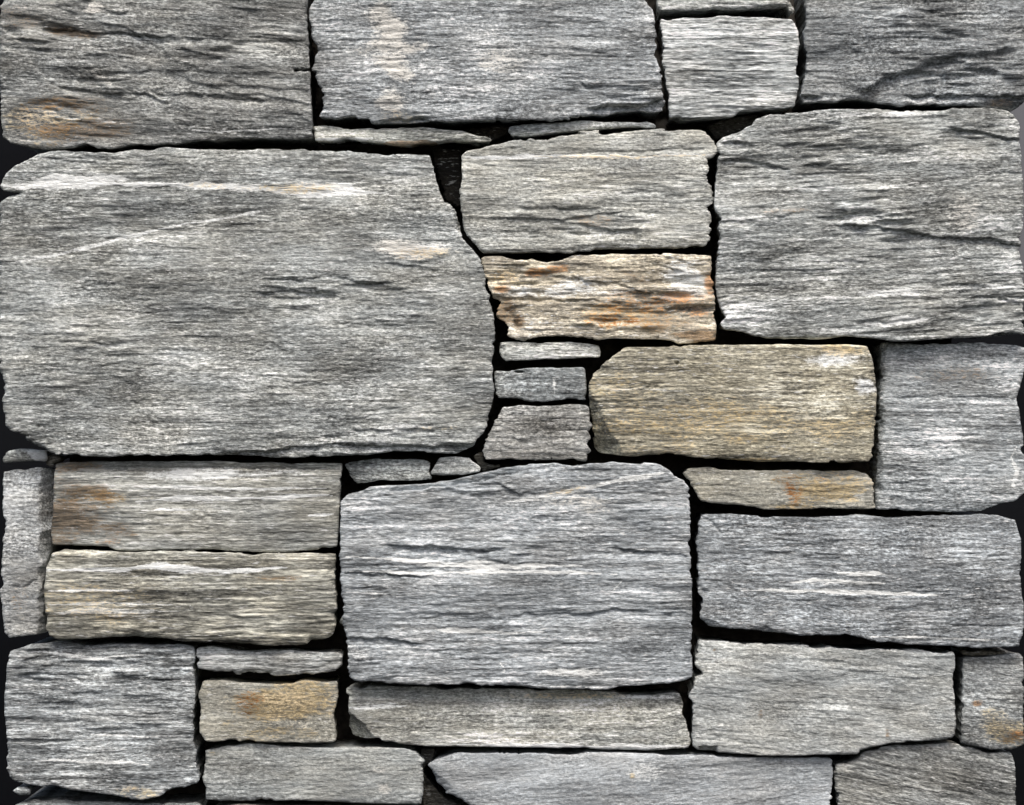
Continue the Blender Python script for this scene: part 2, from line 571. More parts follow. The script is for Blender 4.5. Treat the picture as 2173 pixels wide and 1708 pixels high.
# rubble core: uneven dark earth-brown packing behind the joints
def rubble_core():
    xs = np.arange(-0.425, 0.4251, 0.004)
    zs = np.arange(ZC - 0.43, ZC + 0.431, 0.004)
    X, Z = np.meshgrid(xs, zs)
    h = 0.010 * fbm(X / 0.05, Z / 0.035, 900, 3) + 0.004 * fbm(X / 0.012, Z / 0.008, 901, 2)
    Y = 0.085 - h
    V = np.stack([X.ravel(), Y.ravel(), Z.ravel()], 1)
    idx = np.arange(X.size).reshape(X.shape)
    q = np.stack([idx[:-1, :-1].ravel(), idx[:-1, 1:].ravel(), idx[1:, 1:].ravel(), idx[1:, :-1].ravel()], 1)
    loop = np.concatenate([idx[0, :], idx[1:, -1], idx[-1, -2::-1], idx[-2:0:-1, 0]])
    n = len(V)
    Vb = V[loop].copy()
    Vb[:, 1] = 0.27
    nx = np.roll(np.arange(len(loop)), -1)
    sq = np.stack([loop[nx], loop, n + np.arange(len(loop)), n + nx], 1)
    cen = Vb.mean(0, keepdims=True)
    fan = np.stack([n + nx, n + np.arange(len(loop)), np.full(len(loop), n + len(loop))], 1)
    return mesh_obj('rubble_core', np.concatenate([V, Vb, cen]), np.concatenate([q, sq]), fan,
                    plain('core_rubble', (0.060, 0.054, 0.047), 0.5, 60, 0.95, 3), pillar)


core = rubble_core()
core['label'] = 'dark earthy packing deep in the joints between the stones'

TOP = -115
BOT = 1815
ST = []     # (outline, label, material args, stone args)


def S(poly, label, mat, **kw):
    ST.append((poly, label, mat, kw))


# 1 top left
S(trace(('T1', [(25, -200), (20, 0), (2, 40), (-4, 300), (0, 560), (12, 760), (18, 860), (60, 902), (170, 925), (300, 937), (450, 925), (600, 938),
                (700, 935), (860, 905), (960, 910), (1080, 908), (1200, 888), (1400, 880), (1700, 862), (1850, 875), (1930, 862), (1957, 850), (1955, 700),
                (1950, 540), (1948, 446), (1860, 440), (1945, 430), (1938, 250), (1930, 140), (1930, 0)]), ('F', [(652, TOP), (14, TOP)])),
  'large brownish grey block with ochre stains, at the top left corner',
  dict(mid=(127, 127, 125), warm=0.35, streak=0.6, band=0.5, speck=0.8, tilt=-3, glint=0.35), out=0.008, und=0.005, ledge=0.0013, tilt=4, depth=0.24, flake=0.0017,
  feats=[('rough', ('T1', (900, 350)), (340, 110), 0.0010), ('rough', ('T1', (500, 620)), (180, 70), 0.0016), ('rough', ('T1', (250, 150)), (120, 50), 0.0014),
         ('ledge', [('T1', [(240, 170), (420, 190), (600, 200), (900, 215), (1050, 235)])], 0.004, 0.010),
         ('ledge', [('T1', [(950, 570), (1080, 600), (1200, 585), (1400, 600), (1700, 630)])], 0.0028, 0.006),
         ('ledge', [('T1', [(450, 560), (600, 570), (700, 590), (900, 580), (1050, 640)])], 0.0022, 0.008),
         ('ledge', [('T1', [(1000, 250), (1300, 240), (1600, 260), (1900, 250)])], 0.0015, 0.008),
         ('chip', [('T1', [(470, 500), (600, 480), (680, 560), (640, 600), (480, 570)])], 0.002, 0.004),
         ('crack', [('T1', [(1850, 436), (1960, 436)])], 0.006, 0.0012)],
  stains=[('ochre', 'blob', ('T1', (300, 760)), (95, 50), 0.5), ('lichen', 'blob', ('T1', (300, 730)), (60, 38), 0.42),
          ('brown', 'blob', ('T1', (480, 210)), (90, 14), 0.85, -6), ('brown', 'blob', ('T1', (550, 830)), (130, 26), 0.6),
          ('brown', 'blob', ('T1', (450, 650)), (110, 20), 0.55), ('brown', 'blob', ('T1', (120, 100)), (80, 50), 0.3),
          ('quartz', 'vein', [('T1', [(400, 745), (600, 765), (830, 775)])], 3.0, 0.8), ('lichen', 'blob', ('T1', (590, 30)), (22, 20), 0.6),
          ('quartz', 'vein', [('T1', [(1050, 795), (1400, 825), (1900, 800)])], 3.0, 0.6),
          ('lichen', 'blob', ('T1', (610, 470)), (40, 16), 0.5, -30)])
# 2 top middle
S(trace(('T2', [(125, -200), (114, 0), (105, 60), (97, 130), (100, 180), (120, 240), (150, 280), (165, 320), (145, 345), (140, 380), (115, 430), (140, 470),
                (170, 560), (185, 600), (187, 680), (160, 735), (280, 745), (480, 745), (500, 770), (600, 770), (740, 775), (870, 765), (980, 768),
                (1130, 765), (1330, 758), (1480, 755), (1720, 750), (1880, 728), (2000, 712), (2173, 700)]),
        ('T3', [(60, 697), (150, 690), (160, 640), (140, 560), (135, 480), (130, 400), (115, 300), (120, 250), (105, 200), (100, 130), (85, 60), (45, 10)]),
        ('F', [(1352, -40), (1340, TOP), (664, TOP)])),
  'large blue-grey block with a pale vertical smear, top row, left of centre',
  dict(mid=(146, 148, 152), warm=0.2, streak=0.75, band=0.45, speck=0.75, glint=0.35), out=0.005, und=0.003, jag=0.0014,
  feats=[('rough', ('T3', (0, 560)), (90, 60), 0.0024), ('rough', ('T2', (1500, 350)), (200, 60), 0.001),
         ('chip', [('T2', [(1640, 540), (1830, 520), (1835, 640), (1760, 690), (1640, 650)])], 0.0035, 0.022),
         ('ledge', [('T2', [(1770, 480), (1840, 545), (1950, 540)])], 0.002, 0.006),
         ('ledge', [('T2', [(1850, 680), (2000, 655), (2173, 665)]), ('T3', [(60, 650), (150, 610)])], 0.007, 0.02),
         ('ledge', [('T2', [(500, 755), (800, 740), (900, 760)])], 0.004, 0.01),
         ],
  stains=[('lichen', 'blob', ('T2', (630, 220)), (75, 72), 1.0), ('lichen', 'blob', ('T2', (640, 420)), (46, 72), 0.9), ('lichen', 'blob', ('T2', (560, 90)), (36, 45), 0.75),
          ('lichen', 'blob', ('T2', (640, 620)), (40, 40), 0.7), ('lichen', 'blob', ('T2', (1280, 400)), (60, 40), 0.35),
          ('ochre', 'blob', ('T2', (650, 740)), (50, 18), 0.35)])
# 3 sliver, top
S(trace(('T3', [(115, 20), (130, 66), (330, 67), (470, 62), (560, 60), (700, 47), (930, 38), (962, 90), (985, 60), (960, 0)]), ('F', [(1684, -70), (1394, -70)])),
  'shallow slab cut off by the top edge, between two large blocks',
  dict(mid=(150, 150, 146), warm=0.4, streak=1.1, band=0.7, speck=0.4), out=0.004, r=0.004,
  feats=[('chamfer', [('T3', [(925, -20), (945, 110)])], 0.9)])
# 4 small square block
S(trace(('T3', [(130, 115), (200, 124), (280, 108), (380, 115), (480, 108), (600, 101), (760, 108), (960, 118), (985, 150), (1000, 200), (1010, 280), (1000, 340),
                (1000, 410), (1012, 450), (1010, 500), (1005, 560), (985, 640), (980, 668), (900, 685), (760, 690), (640, 700), (600, 730), (480, 738),
                (300, 748), (190, 740), (185, 660), (190, 600), (170, 540), (165, 450), (150, 380), (150, 300), (145, 200), (130, 160)])),
  'small squarish pale block with fine horizontal layers, in the top row',
  dict(mid=(160, 161, 160), warm=0.2, streak=1.25, band=0.9, speck=0.3, glint=0.7, rot=1.6), out=0.003, r=0.004, jag=0.0015, ledge=0.0010, thin=0.0007, und=0.0015)
# 5 top right
S(trace(('T4', [(785, 0), (800, 60), (805, 150), (785, 200), (790, 290), (805, 390), (795, 480), (775, 560), (770, 610), (790, 642), (890, 636), (1000, 641),
                (1060, 626), (1150, 629), (1230, 650), (1300, 656), (1390, 666), (1460, 656), (1560, 661), (1650, 661), (1750, 660), (1900, 664), (2080, 692),
                (2130, 680), (2180, 640), (2205, 590)]), ('F', [(2186, TOP), (1702, TOP)])),
  'large dark speckled grey block at the top right corner',
  dict(mid=(114, 116, 119), warm=0.3, streak=0.5, band=0.4, speck=1.0, glint=0.3, tilt=2), out=0.007, und=0.005, depth=0.24, ledge=0.0010, flake=0.0017,
  feats=[('rough', ('T4', (1600, 250)), (300, 110), 0.0016), ('rough', ('T4', (1750, 480)), (180, 50), 0.0022),
         ('ledge', [('T4', [(1150, 570), (1300, 470), (1450, 430), (1600, 370), (1750, 320), (1950, 310), (2100, 300)])], 0.0075, 0.030, 0.007),
         ('ledge', [('T4', [(1440, 590), (1560, 590), (1690, 590), (1850, 598), (2000, 600), (2190, 600)])], 0.006, 0.012),
         ('chamfer', [('T4', [(2190, 600), (1700, 650)])], 1.0),
         ('ledge', [('T4', [(770, 605), (900, 612)])], 0.006, 0.01)],
  stains=[('quartz', 'blob', ('T4', (1560, 630)), (60, 8), 0.35), ('brown', 'blob', ('T4', (2050, 640)), (50, 12), 0.5)])
# 6, 7 slivers under the top row
S(trace(('T2', [(130, 795), (200, 788), (320, 800), (420, 790), (520, 800), (700, 798), (850, 800), (980, 815), (1070, 820), (1150, 850), (1240, 865), (1255, 885),
                (1200, 886), (1100, 884), (1000, 882), (870, 900), (700, 905), (500, 895), (300, 882), (140, 886)])),
  'thin pointed sliver wedged under the top row, left of the other sliver',
  dict(mid=(160, 160, 155), warm=0.5, streak=1.0, band=0.7, speck=0.5), out=-0.001, r=0.004, bulge=0.002, jag=0.0008, depth=0.06,
  stains=[('quartz', 'vein', [('T2', [(140, 878), (300, 872), (500, 865)])], 3.5, 0.7), ('brown', 'vein', [('T2', [(500, 893), (900, 895)])], 5, 0.9)])
S(trace(('T2', [(1345, 830), (1360, 795), (1420, 785), (1560, 775), (1680, 770), (1800, 758), (1930, 762), (2050, 765), (2173, 768)]),
        ('T3', [(50, 762), (100, 780), (108, 800), (60, 806), (0, 800)]),
        ('T2', [(2050, 801), (1800, 820), (1650, 831), (1520, 850), (1450, 860), (1380, 855)])),
  'thin rounded sliver wedged under the top row, right of the pointed sliver',
  dict(mid=(158, 159, 159), warm=0.3, streak=0.7, band=0.5, speck=0.7), out=-0.003, r=0.006, bulge=0.003, jag=0.0006, depth=0.06, tilt=4)
# 8 the biggest block
S(trace(('T1', [(8, 1165), (14, 1140), (40, 1090), (100, 1040), (200, 990), (260, 962), (400, 946), (480, 946), (600, 956), (720, 958), (800, 945), (950, 940), (1050, 925),
                (1150, 930), (1280, 940), (1400, 935), (1600, 935), (1900, 940), (2173, 950)]),
        ('T2', [(450, 958), (600, 965), (860, 968), (870, 1010), (895, 1110), (920, 1200), (945, 1265), (990, 1300), (1020, 1330), (1040, 1370), (1056, 1400),
                (1058, 1480), (1090, 1520), (1120, 1560), (1170, 1595), (1192, 1672)]),
        ('M2', [(862, 10), (885, 60), (903, 120), (908, 220), (928, 320), (935, 420), (930, 560), (920, 680), (928, 760), (920, 860), (900, 930), (885, 990),
                (860, 1050), (820, 1080), (800, 1130), (690, 1180), (510, 1175), (490, 1165), (300, 1160), (130, 1190), (0, 1190)]),
        ('M1', [(2000, 1205), (1900, 1200), (1700, 1200), (1450, 1185), (1250, 1180), (1000, 1200), (700, 1200), (500, 1190), (320, 1175), (295, 1150), (210, 1115),
                (150, 1075), (60, 1020), (40, 960), (22, 880), (30, 720), (6, 640), (-3, 500), (4, 100), (-2, 0)]),
        ('T1', [(-8, 1400), (2, 1270), (60, 1232), (120, 1215), (30, 1200), (8, 1182)])),
  'largest grey block, with a white quartz band near its top',
  dict(mid=(145, 146, 144), warm=0.42, streak=0.85, band=0.45, speck=0.6, glint=0.6), out=0.009, und=0.004, ledge=0.0010, r=0.007, jag=0.0013, depth=0.24, bulge=0.006,
  feats=[('rough', ('M1', (1950, 130)), (130, 55), 0.0024), ('rough', ('M1', (600, 480)), (150, 60), 0.0012), ('rough', ('M2', (500, 1080)), (200, 40), 0.0016), ('rough', ('T1', (700, 1000)), (220, 40), 0.0012), ('rough', ('M2', (150, 250)), (100, 80), 0.0012),
         ('ledge', [('M1', [(1820, 95), (2000, 60), (2173, 70)]), ('M2', [(100, 100), (300, 95)])], 0.002, 0.006),
         ('ledge', [('M1', [(1600, 160), (1850, 150), (2173, 200)])], 0.0022, 0.007),
         ('ledge', [('M1', [(560, 470), (650, 490), (800, 470)])], 0.0016, 0.005),
         ('ledge', [('M1', [(880, 620), (1000, 605), (1200, 630)])], 0.0013, 0.004),
         ('ledge', [('M1', [(1300, 1190), (1500, 1165), (1700, 1150), (2000, 1120), (2173, 1110)]), ('M2', [(200, 1120), (500, 1125), (800, 1120)])], 0.005, 0.010),
         ('ledge', [('M2', [(0, 1020), (200, 1020), (400, 1025), (600, 1010)])], 0.0018, 0.005),
         ('ledge', [('M2', [(0, 330), (100, 322), (260, 330)])], 0.0012, 0.006),
         ('chip', [('T2', [(1000, 1290), (1060, 1400), (1060, 1490), (1025, 1440), (1010, 1340)])], 0.008, 0.004),
         ('ledge', [('T1', [(20, 1195), (130, 1208)])], 0.006, 0.006),
         ('ledge', [('T2', [(580, 1640), (700, 1665), (840, 1672)])], 0.003, 0.008)],
  stains=[('quartz', 'vein', [('T1', [(10, 1165), (150, 1170), (420, 1135), (600, 1150), (900, 1160), (1300, 1165), (1800, 1190), (2173, 1205)]), ('T2', [(300, 1195), (600, 1215)])], 11, 0.95),
          ('quartz', 'blob', ('T1', (700, 1120)), (75, 10), 0.8, -4), ('ochre', 'blob', ('T1', (1750, 1185)), (150, 14), 0.5), ('ochre', 'blob', ('T1', (1300, 1165)), (60, 8), 0.5),
          ('quartz', 'vein', [('T1', [(20, 1660), (300, 1610), (600, 1540), (950, 1450), (1400, 1370), (1750, 1310)])], 3.2, 0.55),
          ('quartz', 'blob', ('T2', (790, 1570)), (100, 26), 0.8), ('lichen', 'blob', ('T2', (700, 1560)), (90, 30), 0.9), ('ochre', 'blob', ('T2', (860, 1590)), (90, 22), 0.55),
          ('quartz', 'vein', [('T2', [(560, 1150), (880, 1090)])], 3, 0.35), ('quartz', 'blob', ('M2', (400, 1010)), (140, 10), 0.4),
          ('ochre', 'blob', ('M2', (600, 1020)), (60, 10), 0.35), ('quartz', 'vein', [('M2', [(350, 800), (900, 800)])], 4, 0.35)])
# 9 centre block
S(trace(('T2', [(1060, 978), (1090, 946), (1200, 926), (1300, 902), (1420, 882), (1600, 876), (1700, 850), (1820, 836), (2000, 826), (2173, 815)]),
        ('T3', [(100, 806), (300, 808), (425, 815), (450, 865), (490, 920), (495, 945), (470, 990), (430, 1000), (435, 1100), (460, 1170), (460, 1210),
                (450, 1230), (462, 1290), (440, 1320), (450, 1420), (480, 1450), (430, 1470), (450, 1490), (420, 1530), (400, 1546), (300, 1551)]),
        ('T2', [(2173, 1560), (1900, 1560), (1870, 1586), (1600, 1590), (1400, 1586), (1200, 1586), (1170, 1568), (1130, 1518), (1090, 1470), (1065, 1400),
                (1055, 1330), (1050, 1230), (1060, 1120)])),
  'light warm grey block with a thin cream line near its top, right of the largest block',
  dict(mid=(162, 161, 156), warm=0.5, streak=0.6, band=0.45, speck=0.65, glint=0.4, contrast=0.85), out=0.005, und=0.003, ledge=0.0008, jag=0.0016,
  feats=[('rough', ('T2', (1900, 1400)), (150, 50), 0.0020), ('rough', ('T2', (1300, 1400)), (90, 40), 0.0012),
         ('ledge', [('T2', [(1400, 1300), (1700, 1305), (1950, 1310)])], 0.0018, 0.006), ('ledge', [('T2', [(1450, 1232), (1640, 1230)])], 0.001, 0.003),
         ('ledge', [('T2', [(1820, 1410), (2000, 1450), (2173, 1440)])], 0.003, 0.010),
         ('ledge', [('T2', [(1600, 1390), (1800, 1360), (2100, 1330)])], 0.0018, 0.008),
         ('crack', [('T2', [(1700, 968), (2000, 960), (2173, 962)]), ('T3', [(200, 940), (470, 938)])], 0.0016, 0.0014),
         ('chip', [('T3', [(-60, 1440), (0, 1440), (45, 1530), (20, 1550), (-40, 1545)])], 0.005, 0.012),
         ('vcrack', [('T3', [(175, 830), (165, 910)])], 0.0012, 0.001)],
  stains=[('quartz', 'vein', [('T2', [(1080, 990), (1300, 985), (1500, 985), (2173, 985)]), ('T3', [(200, 975), (470, 978)])], 5, 0.6),
          ('ochre', 'vein', [('T2', [(1500, 985), (2173, 988)]), ('T3', [(0, 978), (470, 980)])], 5, 0.55),
          ('brown', 'blob', ('T2', (1950, 1380)), (60, 16), 0.35)])
# 10 rust-stained white block
S(trace(('T2', [(1190, 1620), (1300, 1612), (1440, 1625), (1600, 1650), (1700, 1628), (1760, 1602), (1900, 1592), (2173, 1596)]),
        ('T3', [(200, 1593), (400, 1600), (450, 1606), (465, 1672)]),
        ('M3', [(215, 0), (225, 100), (230, 250), (240, 350), (238, 460), (180, 478), (0, 488)]),
        ('M2', [(2050, 472), (1980, 463), (1800, 460), (1600, 450), (1400, 440), (1250, 445), (1100, 455), (1040, 446), (1020, 430), (1040, 408), (1000, 340), (955, 320),
                (940, 262), (960, 232), (922, 200), (900, 150), (900, 115), (880, 60), (862, 10)])),
  'whitish flaky block stained orange with rust, in the middle of the pillar',
  dict(mid=(188, 177, 162), warm=0.95, streak=0.8, band=0.6, speck=0.6, glint=0.8), out=0.002, und=0.005, ledge=0.0018, jag=0.0018, r=0.004, lean=0.03, flake=0.0028,
  feats=[('rough', ('M2', (1900, 250)), (260, 90), 0.0024), ('rough', ('M2', (1100, 100)), (150, 60), 0.0018),
         ('ledge', [('M2', [(910, 118), (1030, 112), (1170, 105), (1240, 122)])], 0.004, 0.008),
         ('crack', [('M2', [(940, 225), (1050, 212), (1300, 218), (1550, 212), (1620, 235)])], 0.0035, 0.0013),
         ('ledge', [('M2', [(1400, 40), (1500, 85), (1700, 110), (1850, 160), (1980, 175)])], 0.003, 0.009),
         ('ledge', [('M2', [(1980, 165), (2090, 160), (2200, 165)])], 0.004, 0.012),
         ('ledge', [('M2', [(1990, 262), (2100, 258), (2300, 250)])], 0.004, 0.008),
         ('chip', [('M2', [(960, 250), (1060, 260), (1110, 380), (1060, 440), (1010, 330)])], 0.008, 0.012),
         ('ledge', [('M3', [(80, 345), (240, 355)])], 0.0025, 0.008)],
  stains=[('rust', 'blob', ('M2', (1190, 50)), (32, 14), 0.8), ('rust', 'blob', ('M2', (1330, 12)), (26, 10), 0.75), ('rust', 'blob', ('M2', (970, 145)), (22, 9), 0.95),
          ('rust', 'blob', ('M2', (2040, 210)), (42, 16), 0.85), ('rust', 'blob', ('M2', (2200, 290)), (60, 18), 0.95), ('rust', 'blob', ('M3', (200, 80)), (12, 30), 0.95),
          ('brown', 'blob', ('M2', (1980, 360)), (130, 30), 0.55), ('ochre', 'blob', ('M2', (1800, 300)), (160, 40), 0.7), ('brown', 'blob', ('M2', (2130, 430)), (60, 16), 0.75),
          ('rust', 'blob', ('M3', (130, 300)), (40, 12), 0.7, 10), ('brown', 'blob', ('M2', (1000, 280)), (40, 30), 0.6), ('brown', 'blob', ('M2', (1090, 350)), (16, 30), 0.75),
          ('brown', 'blob', ('M2', (1850, 80)), (50, 12), 0.4, -20), ('quartz', 'blob', ('M2', (2140, 80)), (60, 50), 0.42), ('quartz', 'blob', ('M2', (2040, 195)), (30, 12), 0.5), ('quartz', 'blob', ('M2', (1350, 150)), (150, 26), 0.4), ('rust', 'blob', ('M2', (1900, 250)), (130, 40), 0.45), ('rust', 'blob', ('M2', (1700, 330)), (90, 24), 0.4), ('brown', 'blob', ('M3', (150, 440)), (60, 18), 0.7), ('ochre', 'blob', ('M2', (1000, 60)), (50, 22), 0.5)])
# 11 right block
S(trace(('T4', [(490, 745), (600, 725), (740, 710), (850, 691), (980, 685), (1200, 685), (1400, 695), (1600, 680), (1750, 675), (1980, 680), (2080, 700), (2148, 750),
                (2156, 800), (2150, 880), (2165, 980), (2170, 1100), (2172, 1400), (2158, 1540), (2180, 1672)]),
        ('M3', [(2180, 200), (2176, 425), (2050, 426), (1950, 440), (1800, 446), (1650, 460), (1350, 470), (1200, 452), (1050, 442), (950, 455), (850, 455), (650, 446),
                (480, 440), (400, 412), (290, 400), (265, 360), (300, 320), (275, 270), (250, 210), (235, 110), (245, 0)]),
        ('T4', [(245, 1600), (255, 1450), (255, 1370), (235, 1320), (225, 1280), (235, 1170), (240, 1100), (240, 1000), (270, 970), (250, 930), (245, 900),
                (290, 860), (400, 820), (470, 780)])),
  'large light grey block with wavy ledges on the right, below the dark corner block',
  dict(mid=(148, 149, 147), warm=0.35, streak=1.0, band=0.7, speck=0.45, glint=0.6, tilt=1.5), out=0.008, und=0.0045, ledge=0.0012, jag=0.0016, flake=0.0017, depth=0.24, tilt=-3,
  feats=[('rough', ('T4', (1150, 1390)), (170, 60), 0.0026), ('rough', ('T4', (450, 950)), (110, 60), 0.0026), ('rough', ('T4', (1950, 850)), (110, 50), 0.0022), ('rough', ('T4', (1000, 950)), (150, 60), 0.0014), ('rough', ('M3', (2000, 250)), (120, 60), 0.0024), ('rough', ('M3', (350, 330)), (90, 40), 0.002),
         ('ledge', [('T4', [(250, 995), (450, 1000), (560, 1020), (700, 1060)])], 0.004, 0.012),
         ('ledge', [('T4', [(830, 1365), (950, 1355), (1150, 1345), (1330, 1380)])], 0.003, 0.007),
         ('ledge', [('T4', [(1000, 1410), (1300, 1430), (1500, 1460), (1700, 1490), (1950, 1495), (2160, 1530)])], 0.004, 0.012),
         ('ledge', [('T4', [(1700, 800), (1900, 820), (2000, 850), (2150, 860)])], 0.004, 0.010),
         ('ledge', [('T4', [(850, 945), (1000, 925), (1250, 930)])], 0.0018, 0.005),
         ('ledge', [('T4', [(800, 765), (950, 760), (1040, 770)])], 0.0025, 0.005),
         ('ledge', [('T4', [(900, 1640), (1000, 1630), (1200, 1650)])], 0.0015, 0.004),
         ('ledge', [('M3', [(1100, 350), (1300, 350), (1500, 330)])], 0.002, 0.005),
         ('ledge', [('M3', [(1960, 200), (2050, 195), (2170, 220)])], 0.003, 0.010),
         ('ledge', [('T4', [(250, 1380), (400, 1385), (500, 1375)])], 0.0018, 0.006),
         ('chamfer', [('T4', [(240, 1000), (490, 770)])], 0.55),
         ('ledge', [('T4', [(260, 880), (400, 885), (450, 900)])], 0.005, 0.008)],
  stains=[('lichen', 'blob', ('T4', (1790, 1330)), (40, 45), 0.5), ('quartz', 'blob', ('T4', (1150, 720)), (150, 10), 0.6), ('quartz', 'blob', ('M3', (1350, 160)), (90, 12), 0.5),
          ('quartz', 'vein', [('M3', [(1100, 370), (1300, 365), (1500, 340), (1650, 310)])], 6, 0.6), ('quartz', 'blob', ('M3', (900, 410)), (160, 8), 0.35),
          ('brown', 'blob', ('T4', (650, 1325)), (90, 8), 0.4), ('quartz', 'vein', [('M3', [(1700, 130), (2173, 130)])], 4, 0.4)])
# 12-14 little stack
S(trace(('M2', [(970, 480), (1010, 475), (1200, 478), (1400, 475), (1520, 485), (1590, 500), (1602, 540), (1592, 570), (1450, 576), (1250, 584), (1100, 590), (1000, 593),
                (980, 572), (965, 540)])),
  'small thin pale slab, topmost of the little three-stone stack in the middle',
  dict(mid=(178, 178, 174), warm=0.35, streak=1.2, band=0.7, speck=0.4, rot=1.3), out=-0.003, r=0.003, bulge=0.002, und=0.001, depth=0.07,
  feats=[('chamfer', [('M2', [(1000, 600), (990, 470)])], 0.8), ('chamfer', [('M2', [(1560, 470), (1575, 580)])], 0.7)])
S(trace(('M2', [(930, 655), (1050, 650), (1150, 641), (1280, 633), (1400, 636), (1490, 630), (1505, 650), (1510, 740), (1515, 840), (1450, 850), (1350, 841), (1230, 855),
                (1150, 846), (1050, 840), (945, 838), (935, 760)])),
  'small dark blue-grey block, middle of the little three-stone stack',
  dict(mid=(126, 129, 131), warm=0.2, streak=0.6, band=0.4, speck=0.8, glint=0.3), out=-0.001, r=0.003, bulge=0.001, und=0.001, ledge=0.0006, depth=0.08,
  stains=[('quartz', 'vein', [('M2', [(1305, 690), (1310, 800)])], 3, 0.4)])
S(trace(('M2', [(960, 915), (990, 885), (1100, 875), (1250, 870), (1400, 865), (1520, 862), (1525, 900), (1530, 970), (1550, 1000), (1525, 1040), (1545, 1080), (1520, 1120),
                (1535, 1160), (1510, 1180), (1510, 1222), (1400, 1220), (1250, 1215), (1100, 1220), (980, 1212), (880, 1212), (860, 1190), (870, 1140), (900, 1040),
                (930, 960)])),
  'small grey block with a slanted left side, lowest of the little three-stone stack',
  dict(mid=(142, 140, 137), warm=0.5, streak=0.6, band=0.4, speck=0.8, glint=0.35), out=0.0, r=0.004, jag=0.0015, und=0.0018, depth=0.08,
  feats=[('over', [('M2', [(960, 935), (1100, 905), (1300, 900), (1530, 900)])], 0.004, 0.012),
         ('ledge', [('M2', [(1020, 1070), (1100, 1100), (1200, 1120)])], 0.001, 0.006)])
# 15 yellowish block
S(trace(('M2', [(1520, 748), (1560, 670), (1640, 590), (1750, 511), (1900, 508)]),
        ('M3', [(0, 500), (150, 500), (400, 491), (700, 491), (900, 496), (1050, 491), (1190, 501), (1215, 560), (1235, 640), (1240, 700), (1250, 800), (1245, 950),
                (1240, 1080), (1235, 1198), (1200, 1225), (1000, 1230), (850, 1230), (700, 1226), (500, 1228), (350, 1215), (250, 1200), (0, 1192)]),
        ('M2', [(2000, 1190), (1800, 1190), (1700, 1185), (1600, 1170), (1568, 1140), (1550, 1020), (1530, 860), (1525, 790)])),
  'yellowish block with a faceted left corner, right of the little three-stone stack',
  dict(mid=(157, 150, 134), warm=0.8, streak=0.95, band=0.7, speck=0.55, glint=0.4, rot=1.2), out=0.012, r=0.006, jag=0.0007, und=0.002, ledge=0.0006, depth=0.11,
  feats=[('chamfer', [('M2', [(1750, 1190), (1530, 790)])], 1.5), ('chip', [('M2', [(2060, 600), (2090, 600), (2090, 622), (2062, 622)])], 0.006, 0.002),
         ('chamfer', [('M3', [(1160, 480), (1200, 1240)])], 0.35)],
  stains=[('ochre', 'blob', ('M2', (1780, 900)), (140, 120), 0.36), ('ochre', 'blob', ('M3', (150, 950)), (200, 80), 0.4), ('quartz', 'blob', ('M3', (1170, 740)), (32, 30), 0.55),
          ('ochre', 'blob', ('M3', (1000, 530)), (70, 14), 0.7), ('quartz', 'blob', ('M3', (950, 580)), (90, 26), 0.4), ('ochre', 'blob', ('M3', (450, 1215)), (80, 6), 0.8),
          ('ochre', 'blob', ('M3', (700, 1000)), (200, 50), 0.35), ('quartz', 'vein', [('M2', [(1550, 775), (1900, 772), (2173, 790)])], 3, 0.4)])
# 16 blue-grey upright block, right
S(trace(('M3', [(1290, 482), (1500, 490), (1700, 485), (1900, 478), (2100, 490), (2190, 512), (2188, 600), (2160, 720), (2130, 820), (2145, 920), (2165, 1050), (2180, 1200),
                (2182, 1415), (2120, 1470), (2020, 1490), (1900, 1540), (1700, 1545), (1500, 1536), (1240, 1530), (1245, 1400), (1255, 1200), (1265, 1000), (1270, 800),
                (1280, 600)])),
  'upright bluish grey block on the right edge, beside the yellowish block',
  dict(mid=(146, 149, 153), warm=0.15, streak=1.0, band=0.65, speck=0.45, glint=0.45, tilt=-1), out=-0.007, r=0.006, jag=0.0007, und=0.002, ledge=0.0007, depth=0.22,
  feats=[('chamfer', [('M3', [(1268, 1540), (1312, 470)])], 1.8), ('ledge', [('M3', [(1330, 815), (1700, 815), (2100, 815)])], 0.0012, 0.006)],
  stains=[('brown', 'blob', ('M3', (1800, 680)), (140, 20), 0.35), ('quartz', 'vein', [('M3', [(2150, 1090), (2090, 1200), (2130, 1280), (2100, 1380), (2150, 1440)])], 3, 0.6)])
# 17 wedge under yellowish block
S(trace(('M3', [(35, 1300), (60, 1276), (200, 1268), (400, 1278), (600, 1275), (750, 1270), (900, 1285), (1100, 1285), (1180, 1300), (1220, 1332), (1240, 1420), (1240, 1525),
                (950, 1528), (750, 1525), (540, 1525), (400, 1500), (200, 1490), (140, 1476), (110, 1420), (75, 1350)])),
  'low wedge-shaped block with an ochre patch, right under the yellowish block',
  dict(mid=(154, 150, 140), warm=0.6, streak=0.4, band=0.4, speck=0.8, glint=0.4, contrast=0.75), out=0.005, r=0.004, und=0.0018, ledge=0.0005,
  stains=[('ochre', 'blob', ('M3', (950, 1380)), (110, 50), 0.9), ('rust', 'blob', ('M3', (720, 1400)), (22, 36), 0.4), ('brown', 'blob', ('M3', (700, 1350)), (40, 40), 0.35),
          ('ochre', 'blob', ('M3', (700, 1510)), (70, 8), 0.7), ('rust', 'blob', ('M3', (930, 1330)), (60, 14), 0.35)])
